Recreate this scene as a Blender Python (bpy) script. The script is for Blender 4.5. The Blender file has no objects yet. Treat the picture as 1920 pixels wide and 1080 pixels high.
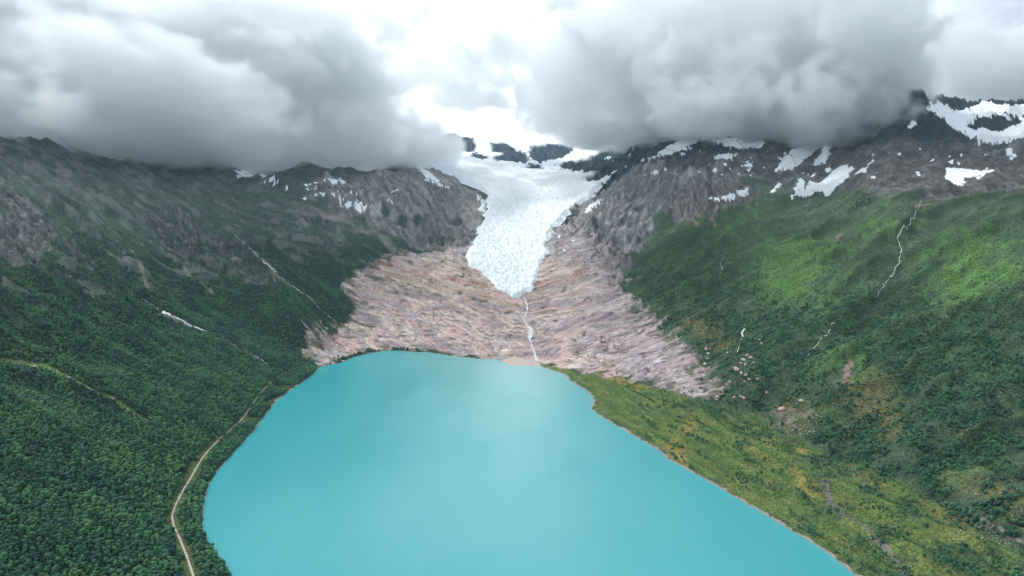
import bpy, math, random
import numpy as np
from mathutils import Vector

random.seed(7)
RNG = np.random.RandomState(7)
PI = math.pi
scene = bpy.context.scene
col = scene.collection

# ------------------------------------------------------------------ camera
# drone about 500 m above the lake, looking up the valley (+Y) and a little down
CAM_H = 500.0
PITCH = math.radians(6.24)
cam_data = bpy.data.cameras.new('camera')
cam_data.sensor_width = 36.0
cam_data.lens = 24.0
cam_data.clip_start = 1.0
cam_data.clip_end = 60000.0
cam = bpy.data.objects.new('camera', cam_data)
cam.location = (0, 0, CAM_H)
cam.rotation_euler = (PI / 2 - PITCH, 0, 0)
col.objects.link(cam)
scene.camera = cam

# ------------------------------------------------------------------ world, sun, exposure
SUN_EL, SUN_AZ = math.radians(50), math.radians(-75)      # azimuth measured from +Y towards +X
world = bpy.data.worlds.new('World')
scene.world = world
world.use_nodes = True
wt = world.node_tree
wt.nodes.clear()
def WN(kind, **kw):
    n = wt.nodes.new(kind)
    for k, v in kw.items():
        setattr(n, k, v)
    return n
def WL(a, b): wt.links.new(a, b)
def wmath(op, a, b=None, clamp=False):
    n = WN('ShaderNodeMath', operation=op, use_clamp=clamp)
    for i, v in enumerate((a, b)):
        if v is None: continue
        if isinstance(v, (int, float)): n.inputs[i].default_value = v
        else: WL(v, n.inputs[i])
    return n.outputs[0]
tc = WN('ShaderNodeTexCoord')
sep = WN('ShaderNodeSeparateXYZ'); WL(tc.outputs['Generated'], sep.inputs[0])
zc = wmath('MAXIMUM', sep.outputs['Z'], 0.0)
zc = wmath('ADD', zc, 0.22)
px_ = wmath('DIVIDE', sep.outputs['X'], zc)
py_ = wmath('DIVIDE', sep.outputs['Y'], zc)
comb = WN('ShaderNodeCombineXYZ'); WL(px_, comb.inputs[0]); WL(py_, comb.inputs[1])
ns = WN('ShaderNodeTexNoise'); WL(comb.outputs[0], ns.inputs['Vector'])
ns.inputs['Scale'].default_value = 0.85; ns.inputs['Detail'].default_value = 6; ns.inputs['Roughness'].default_value = 0.52
ns.inputs['Distortion'].default_value = 0.25
ramp = WN('ShaderNodeValToRGB'); WL(ns.outputs[0], ramp.inputs[0])
ramp.color_ramp.elements[0].position = 0.36; ramp.color_ramp.elements[0].color = (0.30, 0.38, 0.47, 1)
ramp.color_ramp.elements[1].position = 0.62; ramp.color_ramp.elements[1].color = (0.80, 0.87, 0.93, 1)
# the cloud deck is thinnest, and so brightest, up the valley over the ice cap
dotn = WN('ShaderNodeVectorMath', operation='DOT_PRODUCT')
WL(tc.outputs['Generated'], dotn.inputs[0])
bd = Vector((-0.02, math.cos(math.radians(19)), math.sin(math.radians(19)))).normalized()
dotn.inputs[1].default_value = bd
mr = WN('ShaderNodeMapRange'); mr.interpolation_type = 'SMOOTHSTEP'
WL(dotn.outputs['Value'], mr.inputs[0])
mr.inputs[1].default_value = 0.74; mr.inputs[2].default_value = 0.985; mr.inputs[3].default_value = 0.0; mr.inputs[4].default_value = 0.82
mix = WN('ShaderNodeMixRGB'); WL(mr.outputs[0], mix.inputs[0]); WL(ramp.outputs[0], mix.inputs[1])
mix.inputs[2].default_value = (1.50, 1.55, 1.60, 1)
nish = WN('ShaderNodeTexSky'); nish.sky_type = 'NISHITA'; nish.sun_disc = False
nish.sun_elevation = SUN_EL; nish.sun_rotation = SUN_AZ
bg1 = WN('ShaderNodeBackground'); WL(nish.outputs[0], bg1.inputs[0]); bg1.inputs[1].default_value = 0.06
bg2 = WN('ShaderNodeBackground'); WL(mix.outputs[0], bg2.inputs[0]); bg2.inputs[1].default_value = 0.72
mxs = WN('ShaderNodeMixShader'); mxs.inputs[0].default_value = 0.93
WL(bg1.outputs[0], mxs.inputs[1]); WL(bg2.outputs[0], mxs.inputs[2])
wo = WN('ShaderNodeOutputWorld'); WL(mxs.outputs[0], wo.inputs[0])

sl = bpy.data.lights.new('sun', 'SUN')
sl.energy = 1.5; sl.angle = math.radians(10); sl.color = (1.0, 0.975, 0.94)
sun = bpy.data.objects.new('sun', sl)
sdir = Vector((math.sin(SUN_AZ) * math.cos(SUN_EL), math.cos(SUN_AZ) * math.cos(SUN_EL), math.sin(SUN_EL)))
sun.rotation_euler = (-sdir).to_track_quat('-Z', 'Y').to_euler()
col.objects.link(sun)

scene.view_settings.view_transform = 'Standard'
scene.view_settings.look = 'None'
scene.view_settings.exposure = 0.95
scene.view_settings.gamma = 1.0
scene.view_settings.use_curve_mapping = False
scene.render.engine = 'CYCLES'
cy = scene.cycles
cy.use_denoising = True
cy.use_adaptive_sampling = True
cy.adaptive_threshold = 0.035
cy.max_bounces = 14; cy.diffuse_bounces = 2; cy.glossy_bounces = 2
cy.transmission_bounces = 2; cy.transparent_max_bounces = 6; cy.volume_bounces = 10
cy.volume_step_rate = 1.4

# ------------------------------------------------------------------ helpers
F = 1280.0                       # focal length in pixels of the 1920 px photograph
cp, sp_ = math.cos(PITCH), math.sin(PITCH)
def ray(px, py):
    """direction (per unit of depth along the view axis) of a photograph pixel"""
    x = (np.asarray(px, float) - 960) / F
    v = (540 - np.asarray(py, float)) / F
    return x, cp + v * sp_, -sp_ + v * cp
def at_Y(px, py, Y):
    x, dy, dz = ray(px, py); t = Y / dy
    return x * t, Y, CAM_H + dz * t
def at_z(px, py, z):
    x, dy, dz = ray(px, py); t = (z - CAM_H) / dz
    return x * t, dy * t, z

def smooth(a, b, x):
    t = np.clip((x - a) / (b - a), 0, 1)
    return t * t * (3 - 2 * t)
def lerp(a, b, t): return a + (b - a) * t

_perm = {}
def _tab(seed):
    if seed not in _perm:
        r = np.random.RandomState(seed + 100)
        p = r.permutation(512).astype(np.int32)
        g = r.rand(512) * 2 * PI
        _perm[seed] = (p, np.cos(g).astype(np.float32), np.sin(g).astype(np.float32))
    return _perm[seed]
def perlin(x, y, seed=0):
    p, gx, gy = _tab(seed)
    xi = np.floor(x); yi = np.floor(y)
    fx = (x - xi).astype(np.float32); fy = (y - yi).astype(np.float32)
    xi = xi.astype(np.int64); yi = yi.astype(np.int64)
    def h(i, j): return p[(p[i & 511] + j) & 511]
    u = fx * fx * fx * (fx * (fx * 6 - 15) + 10); v = fy * fy * fy * (fy * (fy * 6 - 15) + 10)
    a, b, c, d = h(xi, yi), h(xi + 1, yi), h(xi, yi + 1), h(xi + 1, yi + 1)
    n00 = gx[a] * fx + gy[a] * fy
    n10 = gx[b] * (fx - 1) + gy[b] * fy
    n01 = gx[c] * fx + gy[c] * (fy - 1)
    n11 = gx[d] * (fx - 1) + gy[d] * (fy - 1)
    return (lerp(lerp(n00, n10, u), lerp(n01, n11, u), v)) * 1.5
def fbm(x, y, seed=0, octv=4, gain=0.5):
    s = 0; a = 1.0
    for o in range(octv):
        s = s + a * perlin(x * 2.03 ** o + o * 17.3, y * 2.03 ** o - o * 9.1, seed + o)
        a *= gain
    return s
def ridged(x, y, seed=0, octv=4, gain=0.5):
    s = 0; a = 1.0; w = 1.0
    for o in range(octv):
        n = 1 - np.abs(perlin(x * 2.03 ** o + o * 11.7, y * 2.03 ** o + o * 5.3, seed + o)) * 1.6
        n = n * n * w
        w = np.clip(n * 1.6, 0, 1)
        s = s + a * n; a *= gain
    return s - 0.9

def poly_sd(X, Y, P):
    """signed distance to polygon P (negative inside)"""
    X = np.asarray(X); sh = X.shape
    x = X.ravel(); y = np.asarray(Y).ravel()
    d2 = np.full(x.shape, 1e18); ins = np.zeros(x.shape, bool)
    n = len(P)
    for i in range(n):
        ax, ay = P[i]; bx, by = P[(i + 1) % n]
        ex, ey = bx - ax, by - ay
        L = ex * ex + ey * ey + 1e-12
        t = np.clip(((x - ax) * ex + (y - ay) * ey) / L, 0, 1)
        dx = x - ax - t * ex; dy = y - ay - t * ey
        d2 = np.minimum(d2, dx * dx + dy * dy)
        c = ((ay > y) != (by > y)) & (x < ax + (y - ay) * ex / (ey if abs(ey) > 1e-9 else 1e-9))
        ins ^= c
    d = np.sqrt(d2)
    return np.where(ins, -d, d).reshape(sh)
def poly_sd_local(X, Y, P, pad):
    """the same, worked out only within pad metres of the polygon's box"""
    P = np.asarray(P)
    out = np.full(np.shape(X), 1e4)
    m = (X > P[:, 0].min() - pad) & (X < P[:, 0].max() + pad) & (Y > P[:, 1].min() - pad) & (Y < P[:, 1].max() + pad)
    if m.any(): out[m] = poly_sd(X[m], Y[m], P)
    return out
def line_d(X, Y, P, pad=60):
    P = np.asarray(P)
    out = np.full(np.shape(X), 1e4)
    m = (X > P[:, 0].min() - pad) & (X < P[:, 0].max() + pad) & (Y > P[:, 1].min() - pad) & (Y < P[:, 1].max() + pad)
    x = X[m]; y = Y[m]; d2 = np.full(x.shape, 1e18)
    for i in range(len(P) - 1):
        ax, ay = P[i]; bx, by = P[i + 1]; ex, ey = bx - ax, by - ay
        t = np.clip(((x - ax) * ex + (y - ay) * ey) / (ex * ex + ey * ey + 1e-12), 0, 1)
        d2 = np.minimum(d2, (x - ax - t * ex) ** 2 + (y - ay - t * ey) ** 2)
    out[m] = np.sqrt(d2)
    return out
def densify(P, closed=False, step=25):
    out = []; n = len(P)
    for i in range(n if closed else n - 1):
        a = np.array(P[i], float); b = np.array(P[(i + 1) % n], float)
        k = max(1, int(np.hypot(*(b - a)) / step))
        for j in range(k): out.append(a + (b - a) * j / k)
    if not closed: out.append(np.array(P[-1], float))
    return np.array(out)

# ------------------------------------------------------------------ lake outline (world metres)
SHORE_PX = [(435,1080),(420,1056),(405,1035),(390,1015),(380,995),(380,970),(382,945),(388,918),(396,900),(410,880),(430,858),(455,830),
    (475,808),(492,786),(505,768),(518,752),(540,735),(562,720),(582,706),(600,688),(640,680),(662,670),(690,663),(720,658),(745,657),(775,660),
    (800,660),(830,665),(865,670),(900,673),(935,674),(960,684),(1010,686),(1040,696),(1060,703),(1068,714),(1082,722),(1100,733),(1112,746),
    (1113,756),(1107,766),(1125,780),(1150,795),(1180,812),(1210,830),(1238,846),(1250,860),(1275,873),(1310,892),(1345,912),(1385,936),
    (1430,962),(1475,990),(1520,1016),(1560,1043),(1605,1080)]
LAKE = [at_z(a, b, 0.0)[:2] for a, b in SHORE_PX]
LAKE = [(-300, -600), (-330, 500), (-372, 760), (-385, 840)] + LAKE + [(520, 790), (640, 500), (700, -600)]
LAKE = [(float(a), float(b)) for a, b in LAKE]

# ------------------------------------------------------------------ terrain base: heights known at surveyed points, thin-plate spline between
SURV = []     # (X, Y, Z)
def sy(px, *rows):
    for r, Y in rows: SURV.append(at_Y(px, r, Y))
def sz(px, *rows):
    for r, z in rows: SURV.append(at_z(px, r, z))
# left valley side
sy(0, (1080,790),(1000,870),(900,980),(800,1120),(700,1300),(600,1560),(500,1800),(430,2040),(350,2350),(290,2680),(250,2950))
sz(100, (1080,38),(1000,60),(900,85))
sz(200, (1080,18),(1000,32),(900,55),(800,95),(700,150),(600,215))
sy(100, (800,1180),(700,1390),(600,1680),(500,2000),(430,2350),(350,2700),(290,3000),(268,3200))
sy(200, (500,2200),(400,2720),(350,3080),(310,3250),(290,3330))
sz(300, (1080,9),(1000,16),(900,30),(800,62),(700,105),(620,160))
sy(300, (550,2300),(500,2500),(430,2850),(370,3150),(335,3380))
sz(345, (960,8),(920,9))
sz(400, (820,22),(760,45),(700,75),(650,105),(600,150))
sy(400, (500,2680),(430,3150),(370,3450),(330,3750),(310,3850))
sz(470, (740,22),(700,42),(650,85),(600,128))
sz(540, (715,6),(700,9),(670,32),(640,62),(600,130))
sy(540, (550,2520),(500,2830),(430,3350),(380,3520),(340,3680),(315,3950))
sz(620, (660,10),(630,35),(600,80))
sy(620, (550,2800),(500,3030),(450,3300),(400,3500),(350,3700),(320,3950))
sz(700, (640,22),(600,66))
sy(700, (550,2980),(500,3130),(450,3330),(400,3520),(350,3800),(325,4000))
sz(790, (640,18),(600,58))
sy(790, (550,3030),(500,3200),(450,3420),(400,3620),(350,3950),(325,4250),(308,4500))
sz(870, (650,14),(610,48))
sy(870, (550,3000),(500,3150),(440,3500),(400,3740),(360,4080),(335,4350))
# slab and glacier bed
sz(960, (665,10),(640,22),(600,60))
sy(960, (570,2930),(550,3000),(500,3230),(450,3500),(400,3880),(350,4500),(320,5200),(300,6000),(285,6800),(272,7600))
sy(860, (320,4900),(300,5600),(285,6300),(265,7200),(255,7800))
sy(800, (305,5100),(290,6000),(270,7200))
sz(1040, (680,6),(660,15),(640,28),(600,58))
sy(1040, (550,2960),(500,3180),(450,3430),(400,3800),(350,4450),(325,5000),(300,6000),(280,7000),(262,7800))
sz(1110, (715,5),(700,13),(650,30),(600,78))
sy(1110, (550,2860),(500,3090),(450,3320),(400,3640),(360,4050),(335,4500),(310,5200),(290,6000),(268,7400))
# right valley side
sz(1200, (810,4),(770,9),(730,14),(700,20),(650,48),(600,98))
sy(1200, (550,2750),(500,3020),(450,3300),(400,3600),(350,3900),(310,4200),(280,4450),(260,4700))
sz(1300, (870,6),(820,12),(770,16),(730,22),(700,36),(650,85),(600,138))
sy(1300, (550,2500),(500,2720),(450,3030),(400,3320),(350,3520),(310,3800),(280,4050),(255,4300))
sz(1450, (960,6),(900,14),(850,20),(800,26),(750,36),(700,90),(650,140))
sy(1450, (600,2080),(550,2250),(500,2450),(430,2830),(390,3060),(350,3350),(300,3650),(270,3850),(240,4100))
sz(1600, (1060,4),(1000,14),(930,24),(880,30),(840,36),(800,55),(750,100))
sy(1600, (700,1570),(650,1690),(600,1836),(550,2010),(500,2214),(430,2590),(385,2920),(350,3080),(310,3330),(270,3560),(230,3850),(200,4100))
sz(1750, (1060,14),(1000,22),(940,34),(900,50),(850,75),(800,110))
sy(1750, (750,1330),(700,1440),(650,1570),(600,1700),(550,1840),(500,2000),(430,2270),(378,2520),(360,2640),(330,2980),(300,3180),(250,3380),(215,3480),(200,3560))
sy(1700, (370,2560),(340,2930),(300,3230),(250,3420),(200,3560),(168,3680),(156,3740))
sy(1678, (176,3760)); sy(1722, (158,3720)); sy(1738, (176,3660),(230,3470)); sy(1756, (193,3620)); sy(1764, (198,3900))
sy(1650, (370,2780),(330,3040),(300,3230),(250,3500),(210,3700),(180,3900))
sz(1920, (1080,26),(1000,42),(930,66))
sy(1920, (850,1130),(800,1210),(700,1347),(600,1520),(500,1744),(430,1944),(372,2170),(362,2300),(345,2700),(325,2950),(300,3080),(262,3220),(250,3700),(215,4000),(195,4150),(180,4240))
sy(1840, (372,2330),(362,2450),(345,2800),(320,3000),(285,3200),(272,3300),(262,3650),(240,3850),(210,4030),(190,4180),(176,4260))
sy(1780, (235,3600),(215,3800),(200,4000),(182,4200))
sy(1885, (168,4260))
# beyond the crests and outside the frame
for X, Y, Z in [(-2300,3300,830),(-2600,4200,800),(-1700,4300,760),(-1000,4700,760),(-700,5200,800),(-3000,2200,1100),(-2400,1200,950),(-1700,600,600),
                (-1100,300,250),(-700,200,60),(-3600,5000,1000),(-1500,6000,900),(-900,7000,1050),(-2600,8000,1100),(0,9500,1350),(-1500,9500,1250),(1500,9500,1300),
                (3000,8000,1250),(1300,5400,1050),(1900,5600,1050),(1900,4500,1000),(2400,4700,1050),(3300,4700,1150),(3600,3200,1150),(3000,2200,900),(2200,1500,650),
                (1600,900,420),(1100,400,180),(800,200,30),(1400,6800,1200),(-4200,3000,1150),(4600,3000,1200),(3800,6500,1200)]:
    SURV.append((X, Y, Z))
for (x, y) in LAKE[2:-2:2]: SURV.append((x, y, 1.0))
for x, y in [(0,1200),(0,1600),(0,2000),(50,2300),(-200,1500),(200,1400),(0,800),(0,400),(-250,2100)]: SURV.append((x, y, -12))
SURV = np.array([[float(a) for a in s] for s in SURV])
def dom(X, Y): return X / np.maximum(Y, 50) * 1.6, np.log(np.maximum(Y, 50)) * 1.6
su, sw = dom(SURV[:, 0], SURV[:, 1])
def tps(r2): return 0.5 * r2 * np.log(r2 + 1e-9)
n = len(SURV)
K = tps((su[:, None] - su[None]) ** 2 + (sw[:, None] - sw[None]) ** 2)
K[np.diag_indices(n)] += 2e-4
A = np.zeros((n + 3, n + 3)); A[:n, :n] = K
A[:n, n] = 1; A[:n, n + 1] = su; A[:n, n + 2] = sw; A[n:, :n] = A[:n, n:].T
W_ = np.linalg.solve(A, np.concatenate([SURV[:, 2], [0, 0, 0]]))
NU, NW = 420, 420
gu = np.linspace(-1.6 * 1.6, 1.6 * 1.6, NU); gw = np.linspace(math.log(180) * 1.6, math.log(11500) * 1.6, NW)
GU, GW = np.meshgrid(gu, gw, indexing='ij')
BASE = np.zeros(GU.size)
gf, hf = GU.ravel(), GW.ravel()
for s in range(0, GU.size, 20000):
    e = slice(s, s + 20000)
    k = tps((gf[e, None] - su[None]) ** 2 + (hf[e, None] - sw[None]) ** 2)
    BASE[e] = k @ W_[:n] + W_[n] + W_[n + 1] * gf[e] + W_[n + 2] * hf[e]
BASE = BASE.reshape(NU, NW)
def base(X, Y):
    u, w = dom(X, Y)
    a = np.clip((u - gu[0]) / (gu[1] - gu[0]), 0, NU - 1.001); b = np.clip((w - gw[0]) / (gw[1] - gw[0]), 0, NW - 1.001)
    i = a.astype(int); j = b.astype(int); a = a - i; b = b - j
    return (BASE[i, j] * (1 - a) + BASE[i + 1, j] * a) * (1 - b) + (BASE[i, j + 1] * (1 - a) + BASE[i + 1, j + 1] * a) * b

_ts = 320 * np.exp(np.linspace(0, math.log(10500 / 320), 900))
def drop(px, py, hf=None):
    """where the line of sight of a photograph pixel first meets the land: world X, Y"""
    hf = hf or base
    x, dy, dz = ray(px, py)
    X = np.outer(np.atleast_1d(x), _ts); Y = np.outer(np.atleast_1d(dy), _ts); Z = CAM_H + np.outer(np.atleast_1d(dz), _ts)
    below = Z < np.maximum(hf(X, Y), 0)
    k = np.argmax(below, 1); k = np.where(below.any(1), k, len(_ts) - 1); k = np.maximum(k, 1)
    r = np.arange(len(k))
    d1 = Z[r, k] - hf(X[r, k], Y[r, k]); d0 = Z[r, k - 1] - hf(X[r, k - 1], Y[r, k - 1])
    f = np.clip(d0 / (d0 - d1 + 1e-9), 0, 1)
    return np.stack([X[r, k - 1] + (X[r, k] - X[r, k - 1]) * f, Y[r, k - 1] + (Y[r, k] - Y[r, k - 1]) * f], 1)
def region(P, step=25, hf=None):
    """outline of a patch of ground, read off the photograph and laid on the land"""
    q = densify(P, True, step); return drop(q[:, 0], q[:, 1], hf)
def track(P, step=12, hf=None):
    q = densify(P, False, step); return drop(q[:, 0], q[:, 1], hf)
# ------------------------------------------------------------------ ground cover regions
R_SLAB = region([(535,650),(560,655),(600,610),(655,600),(660,560),(640,530),(690,500),(720,480),(780,470),(840,462),(885,455),(900,440),(960,470),(1030,430),(1060,420),(1110,430),(1150,450),
    (1170,480),(1165,520),(1190,560),(1220,590),(1250,620),(1290,650),(1330,690),(1350,745),(1290,745),(1200,718),(1120,700),(1050,690),(1005,682),(935,672),(800,658),(745,656),(690,660),(600,688)])
R_GREYL = region([(560,330),(700,318),(790,306),(850,322),(905,350),(915,390),(900,450),(840,468),(790,478),(765,445),(700,425),(640,385)])
R_GREYR = region([(1030,440),(1045,410),(1080,385),(1140,335),(1200,300),(1330,300),(1330,395),(1240,400),(1210,440),(1190,480),(1150,540),(1100,450)])
GLAC_PX = [(985,548),(975,557),(960,557),(945,550),(930,541),(918,525),(903,512),(880,499),(873,488),(876,472),(888,458),(897,440),(905,415),(914,398),(916,380),(912,362),(900,348),(868,338),(850,328),
    (828,322),(806,312),(785,303),(800,286),(850,290),(900,300),(980,318),(1040,322),(1085,330),(1125,345),(1108,365),(1085,384),(1058,400),(1042,420),(1030,440),(1024,462),(1028,478),(1016,490),(1008,512),(1004,530),(999,542)]
R_GLAC = region(GLAC_PX)
R_CRAG = [region(p) for p in (
    [(240,380),(330,385),(400,430),(470,480),(520,520),(525,550),(490,545),(420,510),(360,500),(330,470),(280,430)],
    [(0,350),(60,370),(100,420),(110,450),(60,470),(30,500),(0,480)],
    [(110,430),(150,450),(200,500),(205,520),(160,490),(120,460)],
    [(500,395),(560,400),(600,420),(560,430),(520,415)],
    [(600,440),(650,455),(640,480),(605,470)])]
R_SCREE = region([(545,375),(600,380),(655,392),(630,410),(600,410),(570,395)])
R_HIGHR = region([(1200,330),(1330,310),(1500,310),(1620,345),(1700,355),(1760,358),(1920,350),(1920,268),(1840,275),(1750,215),(1700,158),(1640,230),(1500,250),(1300,262),(1150,268)])
R_CLIFF = region([(1230,360),(1300,335),(1400,335),(1440,345),(1400,372),(1330,395),(1260,388)])
R_MOR = region([(1010,683),(1060,690),(1110,705),(1200,720),(1290,745),(1340,755),(1400,770),(1480,810),(1560,850),(1640,885),(1700,905),(1760,950),(1850,1000),(1920,1040),(1920,1079),
    (1620,1079),(1560,1036),(1475,984),(1385,930),(1310,886),(1240,842),(1150,790),(1112,762),(1118,748),(1100,728),(1064,704)])
R_ORANGE = [region(p) for p in (
    [(1600,690),(1680,695),(1700,720),(1690,780),(1710,800),(1660,815),(1620,800),(1560,760),(1580,710)],
    [(1480,740),(1560,780),(1500,800),(1440,770)],
    [(1250,585),(1330,580),(1380,620),(1400,660),(1340,640),(1280,620)],
    [(1780,790),(1830,800),(1850,830),(1800,820)],
    [(1760,880),(1830,890),(1920,930),(1920,990),(1850,950),(1790,920)])]
YELLOW_PX = (
    [(1268,820),(1282,850),(1290,875),(1275,868),(1255,850),(1245,840)],
    [(1300,775),(1310,790),(1280,815),(1285,790)],
    [(1425,820),(1460,828),(1465,845),(1430,835)],
    [(1480,830),(1530,848),(1540,862),(1490,850)],
    [(1480,870),(1530,895),(1540,925),(1520,935),(1490,905)],
    [(1595,872),(1650,895),(1660,910),(1600,890)],
    [(1715,930),(1770,960),(1810,985),(1760,975)],
    [(1120,700),(1190,715),(1240,730),(1160,722)])
R_BRIGHT = [region(p) for p in (
    [(1760,480),(1800,450),(1850,440),(1900,470),(1880,560),(1820,620),(1800,680),(1760,720),(1720,700),(1720,620),(1750,560)],
    [(1400,470),(1460,440),(1530,440),(1570,480),(1540,520),(1480,560),(1420,540)],
    [(1520,560),(1560,520),(1590,540),(1570,620),(1540,680),(1520,660),(1540,600)],
    [(1380,585),(1400,590),(1420,620),(1435,650),(1415,640)],
    [(1230,480),(1290,460),(1330,500),(1300,560),(1250,550)],
    [(1580,700),(1600,650),(1640,640),(1620,700)],
    [(1330,430),(1400,395),(1410,410),(1370,440)],
    [(1620,410),(1700,405),(1690,430),(1640,440)])]
# the dark birch and willow thickets on the right
R_WOOD = [region(p) for p in (
    [(1190,500),(1240,420),(1330,420),(1400,450),(1400,560),(1360,570),(1320,580),(1260,570),(1210,545)],
    [(1270,590),(1340,560),(1400,600),(1450,560),(1530,580),(1540,640),(1500,690),(1450,740),(1400,730),(1400,640),(1340,610)],
    [(1560,540),(1720,540),(1740,600),(1700,650),(1640,650),(1590,640),(1560,610)],
    [(1690,620),(1800,560),(1920,560),(1920,900),(1860,860),(1840,830),(1740,820),(1740,790),(1700,720),(1640,680)],
    [(1520,730),(1560,740),(1640,800),(1625,810),(1560,790),(1520,760)],
    [(1650,840),(1700,800),(1770,790),(1830,830),(1860,870),(1790,870),(1770,900),(1830,940),(1920,990),(1920,1020),(1830,980),(1740,930),(1660,880)],
    [(1380,800),(1430,810),(1500,840),(1560,850),(1640,885),(1600,880),(1500,850)],
    [(1300,750),(1340,750),(1370,770),(1330,775),(1300,765)],
    [(1515,885),(1550,890),(1545,905),(1520,900)],
    [(1750,1000),(1830,1010),(1900,1060),(1860,1079),(1790,1050)],
    [(1595,985),(1640,1010),(1660,1040),(1620,1020)])]
MEADOW_PX = (
    [(520,724),(548,722),(545,730),(525,732)],
    [(498,755),(525,742),(530,746),(505,760)],
    [(460,782),(488,784),(475,798),(455,794)],
    [(348,885),(362,872),(362,888),(350,900)],
    [(350,880),(366,866),(358,884)])
R_SNOWFIELD = region([(790,300),(860,285),(870,262),(900,252),(1000,256),(1100,264),(1140,258),(1170,262),(1130,290),(1110,318),(1150,330),(1125,350),(1085,335),(1000,322),(900,302)])
R_NUNATAK = [region(p, 6) for p in (
    [(856,260),(864,254),(882,250),(895,272),(886,284),(856,280)],
    [(876,296),(890,283),(905,290),(918,292),(900,300)],
    [(922,268),(945,266),(965,276),(985,284),(994,298),(985,306),(960,300),(930,302),(925,293),(945,286),(922,284)],
    [(994,272),(1030,268),(1080,272),(1066,290),(1040,298),(1010,304),(992,292)],
    [(978,318),(998,303),(1020,310),(1020,322)],
    [(1040,308),(1100,296),(1150,270),(1200,262),(1260,262),(1200,300),(1160,320),(1140,345),(1118,345),(1090,330),(1130,318),(1080,320)])]

TRAIL = track([(0,650),(60,672),(120,700),(170,725),(215,748),(270,785)])
ROAD_PX = [(368,1110),(362,1078),(350,1042),(338,1012),(326,985),(322,968),(330,945),(344,918),(358,896),(370,874),(380,858),(393,842),(410,825),(430,808),(450,790),(460,778),(467,768),(480,748),(496,728),(515,712),(530,702),(546,694)]
def h0(X, Y): return np.maximum(base(X, Y), 0.5)

# ------------------------------------------------------------------ the land's height
def gully_coord(X, Y):
    return np.where(X < 0, Y * 0.94 + X * 0.27, Y * 0.94 - X * 0.27)
def stri_across(X, Y): return np.where(X < 0, X * .82 + Y * .57, X * .77 - Y * .64) + 14 * fbm(X / 120, Y / 120, 37, 2)
def stri_along(X, Y): return np.where(X < 0, X * .57 - Y * .82, X * .64 + Y * .77)
def masks_at(X, Y):
    d = {}
    n1 = fbm(X / 60, Y / 90, 31, 3) * 26
    sx = np.maximum(Y, 500) / 2500          # regions are blurred in proportion to their distance
    n2 = fbm(gully_coord(X, Y) / 40, X / 150, 39, 3) * 34
    d['slab'] = smooth(16, -16, (poly_sd_local(X, Y, R_SLAB, 200) + n1 + n2 + 16 * fbm(X / 15, Y / 18, 40, 3)) / sx)
    g = np.minimum(poly_sd_local(X, Y, R_GREYL, 200), poly_sd_local(X, Y, R_GREYR, 200)) + n1 * 1.6
    d['grey'] = smooth(30, -30, g / sx)
    c = np.full(X.shape, 1e4)
    for p in R_CRAG: c = np.minimum(c, poly_sd_local(X, Y, p, 150))
    d['crag'] = smooth(20, -25, c / sx + n1 * 1.2)
    d['cliff'] = smooth(20, -20, (poly_sd_local(X, Y, R_CLIFF, 150) + n1) / sx)
    d['high'] = smooth(40, -30, (poly_sd_local(X, Y, R_HIGHR, 250) + n1 * 1.5) / sx)
    c = np.full(X.shape, 1e4)
    for p in R_NUNATAK: c = np.minimum(c, poly_sd_local(X, Y, p, 200))
    d['nuna'] = smooth(12, -20, c + n1 * 1.0)
    c = np.minimum(poly_sd_local(X, Y, R_SNOWFIELD, 400), poly_sd_local(X, Y, R_GLAC, 400))
    d['ice'] = smooth(60, -40, c)
    return d
def strata(X, Y, Z):
    return Z - 0.30 * np.sqrt((X - 60) ** 2 + 900) + 18 * fbm(X / 420, Y / 420, 51, 2) + 5 * fbm(X / 90, Y / 90, 57, 2)
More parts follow.
